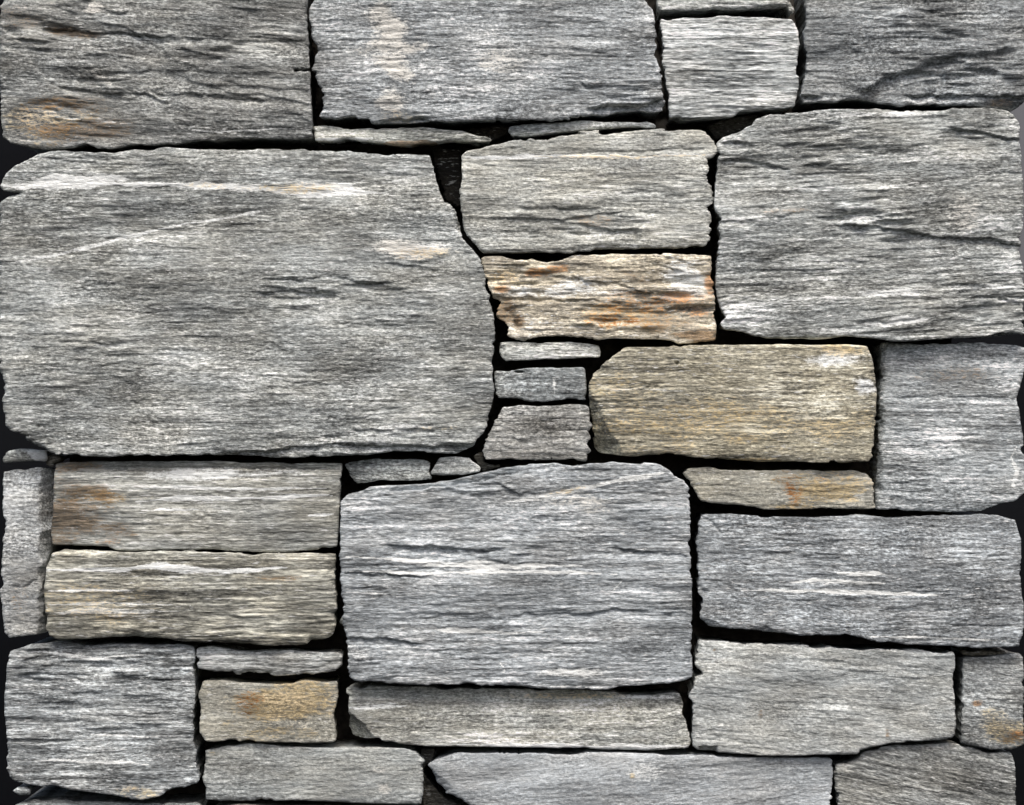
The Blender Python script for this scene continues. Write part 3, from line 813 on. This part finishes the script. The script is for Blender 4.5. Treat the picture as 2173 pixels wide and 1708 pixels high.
# 18 right, blue grey long
S(trace(('M3', [(140, 1550), (300, 1556), (600, 1570), (800, 1575), (1000, 1566), (1200, 1561), (1350, 1580), (1500, 1569), (1800, 1563), (2000, 1560), (2120, 1590), (2145, 1672)]),
        ('B3', [(2158, 0), (2150, 200), (2165, 350), (2172, 500), (2160, 690), (1900, 690), (1700, 671), (1500, 665), (1300, 655), (1180, 640), (1050, 616), (900, 602),
                (780, 610), (650, 592), (500, 580), (350, 575), (200, 545), (140, 500), (130, 400), (130, 250), (135, 150), (112, 60), (115, 0)])),
  'long dark bluish block on the right edge, under the wedge-shaped block',
  dict(mid=(134, 137, 143), warm=0.12, streak=0.85, band=0.5, speck=0.65, glint=0.45, tilt=-1), out=0.005, und=0.003, ledge=0.0008, depth=0.24,
  feats=[('ledge', [('B3', [(450, 545), (550, 550), (620, 580)])], 0.003, 0.008), ('chip', [('B3', [(120, 260), (200, 330), (200, 370), (140, 380)])], 0.005, 0.008),
         ('vcrack', [('M3', [(140, 1570), (200, 1600), (260, 1665)])], 0.0015, 0.0012), ('chamfer', [('B3', [(420, 600), (120, 480)])], 0.5)],
  stains=[('quartz', 'vein', [('B3', [(650, 265), (1000, 270), (1300, 275)])], 3.8, 0.85), ('quartz', 'vein', [('B3', [(400, 320), (800, 325), (1100, 335), (1700, 350)])], 3.6, 0.85), ('quartz', 'vein', [('B3', [(1000, 215), (1300, 218)])], 3.2, 0.8), ('quartz', 'vein', [('B3', [(1200, 615), (1700, 625), (2100, 640)])], 3.4, 0.6)])
# 19 lower right pale
S(trace(('B3', [(125, 626), (300, 640), (500, 650), (800, 665), (1100, 680), (1400, 690), (1640, 696), (1730, 705), (1745, 750), (1740, 850), (1735, 920), (1740, 1000),
                (1745, 1100), (1750, 1180), (1740, 1250), (1690, 1265), (1550, 1270), (1350, 1286), (1200, 1310), (1150, 1330), (1135, 1360), (950, 1365), (720, 1365),
                (500, 1360), (250, 1342), (140, 1340), (90, 1300), (90, 1200), (95, 1100), (85, 1030), (60, 980), (100, 920), (120, 880), (150, 850), (120, 800),
                (110, 720)])),
  'long pale even-grained block at the lower right, with a clipped bottom right corner',
  dict(mid=(164, 165, 164), warm=0.42, streak=0.4, band=0.3, speck=0.7, glint=0.4, tilt=-4, contrast=0.75), out=-0.001, und=0.003, ledge=0.0007, thin=0.00035, tilt=4, jag=0.0014,
  feats=[('chip', [('B3', [(130, 1302), (245, 1302), (248, 1345), (140, 1345)])], 0.012, 0.002), ('chip', [('B3', [(60, 850), (150, 850), (100, 930), (60, 980)])], 0.007, 0.008),
         ('vcrack', [('B3', [(1650, 985), (1720, 1020), (1740, 1060)])], 0.0008, 0.001)],
  stains=[('brown', 'blob', ('B3', (518, 1110)), (6, 12), 0.6), ('brown', 'blob', ('B3', (1315, 1200)), (6, 18), 0.55), ('brown', 'blob', ('B3', (230, 695)), (6, 5), 0.8)])
# 20 small with rust, right edge
S(trace(('B3', [(1785, 745), (1900, 740), (2050, 725), (2140, 715), (2165, 740), (2174, 900), (2174, 1290), (2100, 1320), (1960, 1325), (1850, 1302), (1775, 1290), (1775, 1150),
                (1780, 1000), (1785, 850)])),
  'small block with rust and ochre marks on the right edge, near the bottom',
  dict(mid=(138, 139, 140), warm=0.3, streak=0.6, band=0.4, speck=0.7, glint=0.4, tilt=-6), out=-0.007, und=0.003, jag=0.0008, depth=0.22,
  feats=[('ledge', [('B3', [(1960, 750), (2010, 765), (2040, 820)])], 0.002, 0.006), ('vcrack', [('B3', [(1820, 930), (1870, 1000), (1880, 1060)])], 0.001, 0.0012)],
  stains=[('rust', 'blob', ('B3', (1870, 1035)), (14, 10), 0.9), ('ochre', 'blob', ('B3', (2050, 1220)), (56, 42), 0.85), ('rust', 'blob', ('B3', (2110, 1230)), (30, 10), 0.5),
          ('brown', 'blob', ('B3', (2080, 1260)), (40, 14), 0.5), ('ochre', 'blob', ('B3', (1960, 1090)), (30, 12), 0.4)])
# 21 bottom right corner
S(trace(('B3', [(982, 1425), (1060, 1412), (1110, 1385), (1150, 1347), (1200, 1322), (1350, 1297), (1550, 1282), (1700, 1277), (1800, 1302), (1950, 1337), (2060, 1332), (2100, 1342),
                (2120, 1420), (2126, 1600), (2120, 1720)]), ('F', [(2150, BOT), (1780, BOT)]), ('B3', [(1002, 1672), (988, 1560), (978, 1470)])),
  'dark grey block with slanting layers, at the bottom right corner',
  dict(mid=(124, 124, 122), warm=0.4, streak=1.0, band=0.8, speck=0.4, glint=0.35, tilt=-12), out=-0.010, und=0.004, ledge=0.0014, tilt=12, depth=0.22, r=0.009)
# 22 bottom middle
S(trace(('B2', [(510, 1415), (560, 1385), (640, 1362), (700, 1347), (850, 1341), (1100, 1346), (1300, 1351), (1450, 1356), (1600, 1342), (1800, 1346), (2173, 1356)]),
        ('B3', [(300, 1372), (700, 1376), (968, 1376), (972, 1450), (968, 1550), (976, 1672)]), ('F', [(1766, BOT), (1060, BOT), (1020, 1726)]),
        ('B2', [(780, 1672), (700, 1636), (620, 1600), (570, 1552), (560, 1490), (540, 1450)])),
  'bluish grey block with a pointed left end, cut off by the bottom edge',
  dict(mid=(158, 160, 166), warm=0.15, streak=0.15, band=0.25, speck=0.8, glint=0.15, tilt=4, contrast=0.6), out=-0.006, und=0.003, ledge=0.0006, thin=0.0002, tilt=-4,
  feats=[('chamfer', [('B2', [(800, 1690), (560, 1470)])], 0.5), ('chamfer', [('B2', [(500, 1440), (720, 1350)])], 0.35)],
  stains=[('quartz', 'blob', ('B2', (1880, 1430)), (60, 40), 0.3), ('ochre', 'blob', ('B2', (1795, 1490)), (6, 6), 0.8)])
# 23 bottom, left of 22
S(trace(('B1', [(1285, 1322), (1400, 1306), (1500, 1300), (1560, 1290), (1800, 1300), (2173, 1310)]),
        ('B2', [(200, 1311), (400, 1316), (450, 1350), (490, 1390), (480, 1440), (490, 1500), (482, 1600), (474, 1668), (200, 1664), (0, 1656)]),
        ('B1', [(1900, 1642), (1500, 1646), (1290, 1640), (1290, 1560), (1270, 1500), (1280, 1420)])),
  'smooth light grey block at the bottom, below the small ochre-patched block',
  dict(mid=(152, 153, 151), warm=0.4, streak=0.25, band=0.3, speck=0.8, glint=0.25, contrast=0.62), out=-0.005, und=0.002, ledge=0.0004, thin=0.0003, jag=0.0009, flake=0.0006,
  stains=[('lichen', 'blob', ('B2', (240, 1570)), (20, 20), 0.6), ('lichen', 'blob', ('B2', (220, 1450)), (30, 16), 0.4), ('ochre', 'blob', ('B1', (1340, 1340)), (20, 8), 0.5)])
# 24 long slab
S(trace(('B2', [(5, 945), (40, 921), (200, 925), (450, 930), (700, 936), (900, 940), (1200, 946), (1500, 955), (1650, 960), (1750, 975), (1900, 980), (2060, 966), (2100, 976),
                (2110, 1020), (2120, 1100), (2140, 1160), (2155, 1240), (2165, 1280), (2150, 1315), (1900, 1325), (1600, 1320), (1400, 1315), (1200, 1310), (900, 1305),
                (700, 1301), (500, 1300), (300, 1285), (120, 1266), (30, 1256), (6, 1200), (6, 1100), (-10, 1050), (0, 990)])),
  'long low slab with a bright lower edge, directly under the big central block',
  dict(mid=(156, 155, 150), warm=0.5, streak=0.7, band=0.5, speck=0.65, glint=0.5), out=-0.006, und=0.002, ledge=0.0007, r=0.004, lean=-0.06, jag=0.0008,
  feats=[('chamfer', [('B2', [(240, 1290), (10, 1050)])], 1.5), ('over', [('B2', [(20, 990), (500, 1010), (1000, 1030), (1500, 1030), (1740, 1010)])], 0.006, 0.02),
         ('vcrack', [('B2', [(1748, 960), (1745, 1020), (1710, 1025), (1730, 1060), (1725, 1090)])], 0.002, 0.0013)],
  stains=[('quartz', 'vein', [('B2', [(700, 1292), (900, 1290), (1200, 1300), (1600, 1308), (2150, 1300)])], 6, 0.85), ('quartz', 'vein', [('B2', [(0, 1058), (200, 1055), (400, 1050)])], 4, 0.6),
          ('quartz', 'vein', [('B2', [(840, 1200), (835, 1280)])], 2.5, 0.4), ('ochre', 'blob', ('B2', (1400, 990)), (140, 8), 0.4), ('quartz', 'blob', ('B2', (1900, 995)), (100, 6), 0.5)])
# 25 big central
S(trace(('M2', [(10, 1432), (100, 1412), (150, 1386), (300, 1376), (500, 1366), (650, 1346), (800, 1311), (900, 1286), (1000, 1271), (1150, 1246), (1300, 1236), (1480, 1250),
                (1650, 1226), (1800, 1222), (1950, 1236), (2000, 1260), (2060, 1310), (2120, 1340), (2150, 1380), (2160, 1500), (2165, 1672)]),
        ('B2', [(2160, 0), (2150, 30), (2165, 120), (2172, 300), (2173, 500), (2170, 700), (2177, 868), (2120, 895), (2030, 910), (1850, 920), (1720, 925), (1640, 950),
                (1500, 950), (1300, 940), (1100, 930), (850, 920), (780, 905), (700, 915), (500, 915), (350, 905), (150, 895), (60, 890), (25, 870), (10, 780), (0, 620)]),
        ('F', [(728, 1322), (725, 1290), (722, 1230), (721, 1150), (722, 1062)])),
  'big bluish grey block with white streaks, right of the two stacked striped slabs',
  dict(mid=(146, 149, 155), warm=0.18, streak=0.95, band=0.6, speck=0.45, glint=0.5, rot=1.2, contrast=0.85), out=0.008, und=0.0035, ledge=0.0010, r=0.006, jag=0.0010, tilt=-1,
  feats=[('rough', ('B2', (700, 60)), (240, 34), 0.002), ('rough', ('B2', (250, 780)), (110, 50), 0.0018), ('rough', ('M2', (700, 1400)), (170, 40), 0.002),
         ('ledge', [('B2', [(250, 35), (500, 40), (700, 55), (950, 75)])], 0.0035, 0.010),
         ('ledge', [('B2', [(1040, 475), (1200, 468), (1500, 462), (1650, 445), (1850, 443), (2130, 465)])], 0.0026, 0.008),
         ('ledge', [('B2', [(-20, 208), (100, 212), (300, 222), (540, 230)])], 0.0025, 0.006),
         ('ledge', [('B2', [(-10, 622), (200, 618), (330, 632), (480, 655)])], 0.0035, 0.010),
         ('ledge', [('B2', [(1650, 60), (1800, 65), (2000, 85), (2150, 110)])], 0.0025, 0.008),
         ('ledge', [('B2', [(400, 150), (800, 150), (1400, 150)])], 0.0012, 0.005),
         ('chamfer', [('M2', [(600, 1345), (0, 1470)])], -0.0), ('over', [('M2', [(-20, 1440), (200, 1420), (500, 1400), (700, 1370), (900, 1340), (1100, 1290)])], 0.010, 0.012),
         ('ledge', [('M2', [(900, 1340), (1100, 1430), (1300, 1410), (1450, 1380)])], 0.002, 0.010)],
  stains=[('quartz', 'vein', [('M2', [(1000, 1475), (1250, 1450), (1450, 1400), (1700, 1350), (2000, 1300)])], 9, 0.6), ('ochre', 'vein', [('M2', [(1250, 1440), (1500, 1390)])], 6, 0.45),
          ('quartz', 'vein', [('B2', [(0, 110), (300, 130), (700, 165), (1100, 170), (1480, 172)])], 7, 0.9), ('quartz', 'vein', [('B2', [(0, 200), (500, 215), (1000, 205), (1700, 215)])], 3.8, 0.9), ('quartz', 'vein', [('B2', [(450, 560), (700, 575), (1000, 592), (1250, 590)])], 3.4, 0.8), ('quartz', 'vein', [('B2', [(0, 330), (250, 350)])], 3.2, 0.7),
          ('lichen', 'blob', ('M2', (1550, 1480)), (110, 30), 0.45), ('quartz', 'blob', ('B2', (1500, 840)), (110, 12), 0.6), ('quartz', 'vein', [('B2', [(960, 770), (990, 810), (1003, 860)])], 3.2, 0.8),
          ('quartz', 'blob', ('B2', (80, 740)), (50, 30), 0.4), ('quartz', 'vein', [('B2', [(1640, 350), (1660, 340), (1750, 240)])], 1.6, 0.5),
          ('quartz', 'vein', [('B2', [(1640, 945), (1400, 930), (1200, 925)])], 3, 0.5)])
# 26, 27 chips above it
S(trace(('M2', [(-8, 1240), (30, 1226), (200, 1211), (400, 1215), (490, 1216), (530, 1235), (520, 1290), (545, 1335), (450, 1345), (300, 1346), (200, 1340), (120, 1355), (60, 1355),
                (30, 1310), (5, 1270)])),
  'thin dull grey chip packed under the largest block, left of the triangular chip',
  dict(mid=(128, 130, 129), warm=0.35, streak=0.6, band=0.4, speck=0.8, glint=0.35), out=-0.006, r=0.003, bulge=0.001, depth=0.06, jag=0.0007, bite=0.0,
  feats=[('over', [('M2', [(0, 1250), (250, 1235), (520, 1240)])], 0.004, 0.01)])
S(trace(('M2', [(585, 1202), (690, 1194), (775, 1208), (845, 1262), (842, 1290), (740, 1310), (620, 1309), (522, 1308), (548, 1266)])),
  'small triangular pale chip, just above the big central block',
  dict(mid=(150, 151, 150), warm=0.35, streak=0.6, band=0.4, speck=0.7, glint=0.5), out=-0.004, r=0.0015, bulge=0.0005, und=0.0005, depth=0.05, jag=0.0005, bite=0.0, flake=0.0006)
# 28, 29 the two striped slabs
S(trace(('M1', [(345, 1236), (450, 1228), (700, 1225), (1000, 1225), (1500, 1228), (1900, 1232), (2140, 1236), (2145, 1280), (2135, 1400), (2130, 1550), (2125, 1672)]),
        ('B1', [(2115, 50), (2000, 65), (1800, 78), (1500, 82), (1300, 66), (1000, 66), (850, 75), (730, 70), (680, 45), (500, 40), (330, 38)]),
        ('M1', [(325, 1672), (335, 1500), (340, 1350)])),
  'striped grey slab with brown lower left corner, upper of two slabs at the left',
  dict(mid=(152, 151, 146), warm=0.5, streak=0.9, band=1.0, speck=0.4, glint=0.45, rot=1.8, contrast=0.85), out=0.001, und=0.0015, ledge=0.0006, r=0.005, jag=0.0007,
  feats=[('over', [('M1', [(345, 1275), (900, 1270), (1500, 1270), (2140, 1275)])], 0.006, 0.012)],
  stains=[('quartz', 'vein', [('M1', [(850, 1470), (1200, 1460), (1600, 1455), (2090, 1442)])], 4.4, 1.0), ('quartz', 'vein', [('M1', [(850, 1390), (1300, 1395), (2050, 1400)])], 3.0, 0.6),
          ('quartz', 'blob', ('M1', (1400, 1310)), (230, 16), 0.6), ('quartz', 'vein', [('M1', [(1940, 1562), (2115, 1552)])], 4, 0.8),
          ('brown', 'blob', ('M1', (470, 1600)), (130, 85), 0.9), ('rust', 'blob', ('B1', (650, 20)), (46, 12), 0.55), ('brown', 'blob', ('M1', (450, 1260)), (70, 14), 0.5),
          ('quartz', 'vein', [('M1', [(350, 1480), (700, 1470), (850, 1468)])], 2.6, 0.5), ('ochre', 'blob', ('M1', (600, 1470)), (100, 20), 0.5), ('quartz', 'vein', [('M1', [(850, 1525), (1200, 1530), (1300, 1535)])], 2.5, 0.5)])
S(trace(('B1', [(290, 180), (320, 90), (400, 66), (600, 70), (800, 80), (1000, 73), (1200, 76), (1500, 95), (1700, 91), (1900, 95), (2050, 96), (2105, 101), (2100, 200), (2095, 280),
                (2110, 350), (2115, 440), (2095, 470), (2110, 530), (2090, 600), (2050, 640), (1900, 667), (1700, 668), (1500, 662), (1300, 655), (1150, 640), (1000, 618),
                (850, 610), (700, 620), (500, 632), (360, 630), (310, 610), (290, 540), (285, 400), (275, 300)])),
  'buff and grey striped slab with rounded ends, lower of two slabs at the left',
  dict(mid=(136, 133, 124), warm=0.6, streak=1.0, band=1.2, speck=0.4, glint=0.45, rot=1.8, contrast=0.95), out=0.006, und=0.0022, ledge=0.0011, r=0.012, jag=0.0010, tilt=-1,
  stains=[('quartz', 'vein', [('B1', [(300, 198), (600, 195), (1000, 175), (1400, 205), (1800, 185)])], 5.5, 0.7), ('quartz', 'vein', [('B1', [(300, 330), (600, 318), (1000, 325)])], 2.6, 0.6),
          ('quartz', 'vein', [('B1', [(290, 460), (700, 455), (1200, 450)])], 5, 0.45), ('quartz', 'vein', [('B1', [(300, 408), (700, 405), (1200, 412)])], 2.6, 0.6),
          ('ochre', 'blob', ('B1', (600, 420)), (150, 60), 0.4), ('lichen', 'blob', ('B1', (1765, 340)), (10, 20), 0.5), ('brown', 'blob', ('B1', (1750, 245)), (60, 7), 0.6)])
# 30 upright narrow, left edge
S(trace(('M1', [(18, 1292), (100, 1276), (240, 1260), (322, 1276), (326, 1400), (318, 1672)]),
        ('B1', [(305, 60), (285, 200), (268, 300), (275, 450), (278, 592), (180, 602), (60, 620), (30, 590), (15, 450), (5, 300), (15, 100), (18, 0)]),
        ('M1', [(32, 1672), (15, 1500), (18, 1380)])),
  'narrow upright speckled grey block on the left edge, beside the two striped slabs',
  dict(mid=(166, 166, 166), warm=0.4, streak=0.1, band=0.3, speck=1.2, glint=0.2, contrast=0.9), out=-0.010, und=0.002, ledge=0.0003, thin=0.0002, grain=0.0005, r=0.005, jag=0.0007, depth=0.22, flake=0.0006,
  feats=[('chamfer', [('M1', [(252, 1250), (248, 1672)])], 1.8), ('ledge', [('B1', [(80, 280), (150, 290), (240, 250)])], 0.002, 0.006)],
  stains=[('ochre', 'blob', ('B1', (140, 450)), (34, 50), 0.35), ('brown', 'blob', ('B1', (130, 400)), (34, 50), 0.35)])
# 31 small wedge above it
S(trace(('M1', [(0, 1226), (10, 1190), (60, 1156), (120, 1148), (200, 1150), (290, 1156), (300, 1200), (290, 1225), (200, 1222), (100, 1228), (20, 1236)])),
  'small rounded wedge with a white quartz end, on the left edge',
  dict(mid=(140, 140, 136), warm=0.4, streak=0.6, band=0.4, speck=0.7, glint=0.7), out=-0.008, r=0.006, bulge=0.004, jag=0.0007, depth=0.20,
  stains=[('quartz', 'blob', ('M1', (250, 1190)), (26, 14), 1.0, -20)])
# 32 lower-left block
S(trace(('B1', [(60, 706), (130, 684), (200, 665), (330, 651), (500, 656), (800, 660), (1100, 660), (1215, 668), (1225, 700), (1220, 850), (1225, 960), (1215, 1100), (1210, 1200),
                (1215, 1280), (1240, 1330), (1225, 1400), (1245, 1480), (1240, 1530), (1180, 1560), (1100, 1570), (1000, 1612), (900, 1640), (820, 1638), (700, 1610),
                (550, 1590), (350, 1570), (200, 1550), (80, 1530), (45, 1480), (35, 1390), (50, 1330), (35, 1200), (20, 1050), (35, 900), (45, 780)])),
  'squarish grey block with wavy white lines, at the lower left',
  dict(mid=(138, 140, 143), warm=0.25, streak=0.85, band=0.65, speck=0.55, glint=0.55, tilt=1), out=-0.002, und=0.004, ledge=0.0015, jag=0.0012, depth=0.23, r=0.008,
  feats=[('rough', ('B1', (700, 850)), (260, 60), 0.0018), ('rough', ('B1', (150, 760)), (80, 40), 0.0022),
         ('ledge', [('B1', [(1020, 830), (1100, 825), (1215, 820)])], 0.003, 0.010), ('ledge', [('B1', [(100, 760), (250, 745), (420, 735)])], 0.002, 0.006),
         ('ledge', [('B1', [(200, 1045), (330, 1030), (500, 1010)])], 0.002, 0.006), ('over', [('B1', [(150, 690), (600, 690), (1200, 695)])], 0.004, 0.01)],
  stains=[('quartz', 'vein', [('B1', [(40, 1380), (300, 1390), (700, 1400), (960, 1410)])], 3.2, 0.65), ('quartz', 'vein', [('B1', [(500, 1240), (900, 1240), (1200, 1240)])], 2.8, 0.5),
          ('quartz', 'vein', [('B1', [(80, 700), (280, 705), (600, 750), (1000, 715), (1200, 715)])], 3.2, 0.6), ('ochre', 'blob', ('B1', (830, 1600)), (60, 20), 0.5),
          ('lichen', 'blob', ('B1', (800, 1560)), (30, 14), 0.4)])
# 33 slab, 34 ochre block
S(trace(('B1', [(1240, 690), (1300, 680), (1400, 690), (1500, 705), (1650, 700), (1800, 705), (2000, 710), (2120, 715), (2150, 740), (2150, 790), (2110, 830), (2000, 850), (1800, 855),
                (1650, 865), (1480, 851), (1460, 831), (1350, 830), (1245, 815), (1235, 750)])),
  'thin crumbly pale slab, directly above the small ochre-patched block',
  dict(mid=(162, 162, 160), warm=0.3, streak=1.2, band=0.8, speck=0.4, glint=0.6, rot=1.4), out=-0.005, und=0.002, ledge=0.0013, r=0.006, depth=0.08,
  feats=[('over', [('B1', [(1240, 720), (1500, 725), (1800, 715), (2100, 735)])], 0.004, 0.01)])
S(trace(('B1', [(1270, 895), (1400, 890), (1500, 905), (1700, 912), (1830, 910), (1900, 895), (2050, 900), (2120, 895), (2120, 1000), (2110, 1050), (2095, 1100), (2105, 1180),
                (2110, 1270), (2090, 1280), (1900, 1283), (1700, 1278), (1500, 1275), (1280, 1270), (1260, 1240), (1255, 1150), (1265, 1060), (1250, 980)])),
  'small flat-faced block with a large ochre patch, at the lower left',
  dict(mid=(156, 152, 142), warm=0.6, streak=0.25, band=0.3, speck=0.8, glint=0.35, contrast=0.7), out=-0.001, und=0.001, ledge=0.0003, thin=0.0003, r=0.003, jag=0.0009, depth=0.08, bulge=0.001, flake=0.0005,
  stains=[('ochre', 'blob', ('B1', (1750, 1060)), (110, 66), 1.0), ('rust', 'blob', ('B1', (1560, 1020)), (30, 42), 0.4), ('brown', 'blob', ('B1', (1560, 1060)), (30, 36), 0.35),
          ('ochre', 'blob', ('B1', (1850, 1000)), (90, 60), 0.8), ('ochre', 'blob', ('B1', (1750, 1200)), (80, 30), 0.6), ('lichen', 'blob', ('B1', (1800, 1000)), (60, 30), 0.35), ('lichen', 'blob', ('B1', (1750, 1110)), (40, 20), 0.3)])
# 35, 36 stones just showing along the bottom edge
S(trace(('B1', [(95, 1668), (200, 1640), (350, 1632), (600, 1645), (800, 1655), (1000, 1662), (1230, 1660), (1280, 1690)]), ('F', [(436, 1760), (420, BOT), (20, BOT), (24, 1730)])),
  'dull grey block only just showing along the bottom edge, lower left corner',
  dict(mid=(122, 124, 126), warm=0.35, streak=0.6, band=0.5, speck=0.7), out=-0.012, r=0.010, depth=0.2, step=(0.0018, 0.0013))
S(trace(('B1', [(1320, 1690), (1450, 1672), (1500, 1664), (1700, 1676), (2000, 1678)]), ('F', [(800, 1711), (880, 1710), (905, 1730), (900, BOT), (450, BOT), (444, 1740)])),
  'brownish block only just showing along the bottom edge, under the smooth light grey block',
  dict(mid=(120, 112, 106), warm=0.7, streak=0.6, band=0.5, speck=0.7), out=-0.008, r=0.006, step=(0.0018, 0.0013))
# chips deep in the joints
S(trace(('B1', [(75, 1585), (110, 1560), (160, 1562), (192, 1580), (185, 1605), (120, 1608)])), 'tiny pebble packed under the lower left block, by the left edge',
  dict(mid=(135, 136, 136), streak=0.4, speck=0.9), out=-0.008, r=0.006, depth=0.2, bulge=0.002)
S(trace(('B1', [(2128, 520), (2150, 484), (2176, 478), (2176, 545), (2146, 545)])), 'tiny pale pebble between the buff striped slab and the big central block',
  dict(mid=(165, 165, 160), streak=0.4, speck=0.9), out=-0.014, r=0.005, depth=0.06, bulge=0.002)
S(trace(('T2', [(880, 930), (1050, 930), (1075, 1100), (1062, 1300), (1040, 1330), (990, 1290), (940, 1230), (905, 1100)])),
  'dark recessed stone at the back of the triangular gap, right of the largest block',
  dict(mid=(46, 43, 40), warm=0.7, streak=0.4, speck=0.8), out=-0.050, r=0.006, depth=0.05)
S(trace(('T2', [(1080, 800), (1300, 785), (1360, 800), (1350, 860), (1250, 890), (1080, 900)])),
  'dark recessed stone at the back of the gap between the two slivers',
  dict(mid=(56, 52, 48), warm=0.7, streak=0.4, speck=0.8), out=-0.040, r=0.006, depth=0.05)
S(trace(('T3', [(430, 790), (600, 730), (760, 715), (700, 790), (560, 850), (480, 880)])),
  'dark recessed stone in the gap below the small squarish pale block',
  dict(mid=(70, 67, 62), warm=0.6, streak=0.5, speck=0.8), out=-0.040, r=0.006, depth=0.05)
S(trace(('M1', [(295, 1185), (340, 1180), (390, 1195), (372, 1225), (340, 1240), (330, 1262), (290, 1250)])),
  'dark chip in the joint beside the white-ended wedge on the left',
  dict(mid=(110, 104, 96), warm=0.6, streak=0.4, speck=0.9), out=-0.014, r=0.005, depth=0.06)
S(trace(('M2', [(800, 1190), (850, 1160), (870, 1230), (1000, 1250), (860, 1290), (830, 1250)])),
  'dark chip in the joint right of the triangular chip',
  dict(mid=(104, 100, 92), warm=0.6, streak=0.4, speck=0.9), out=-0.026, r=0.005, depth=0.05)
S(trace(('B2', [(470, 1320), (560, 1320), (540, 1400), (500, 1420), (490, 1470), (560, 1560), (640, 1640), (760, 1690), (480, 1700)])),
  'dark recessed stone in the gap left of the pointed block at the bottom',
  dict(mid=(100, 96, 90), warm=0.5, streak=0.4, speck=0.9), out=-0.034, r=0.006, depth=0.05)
S(trace(('B3', [(1750, 690), (1900, 692), (2100, 700), (2060, 722), (1900, 735), (1790, 742)])),
  'dark brown chip wedged above the small rust-marked block on the right edge',
  dict(mid=(110, 104, 94), warm=0.7, streak=0.5, speck=0.8), out=-0.018, r=0.004, depth=0.06)

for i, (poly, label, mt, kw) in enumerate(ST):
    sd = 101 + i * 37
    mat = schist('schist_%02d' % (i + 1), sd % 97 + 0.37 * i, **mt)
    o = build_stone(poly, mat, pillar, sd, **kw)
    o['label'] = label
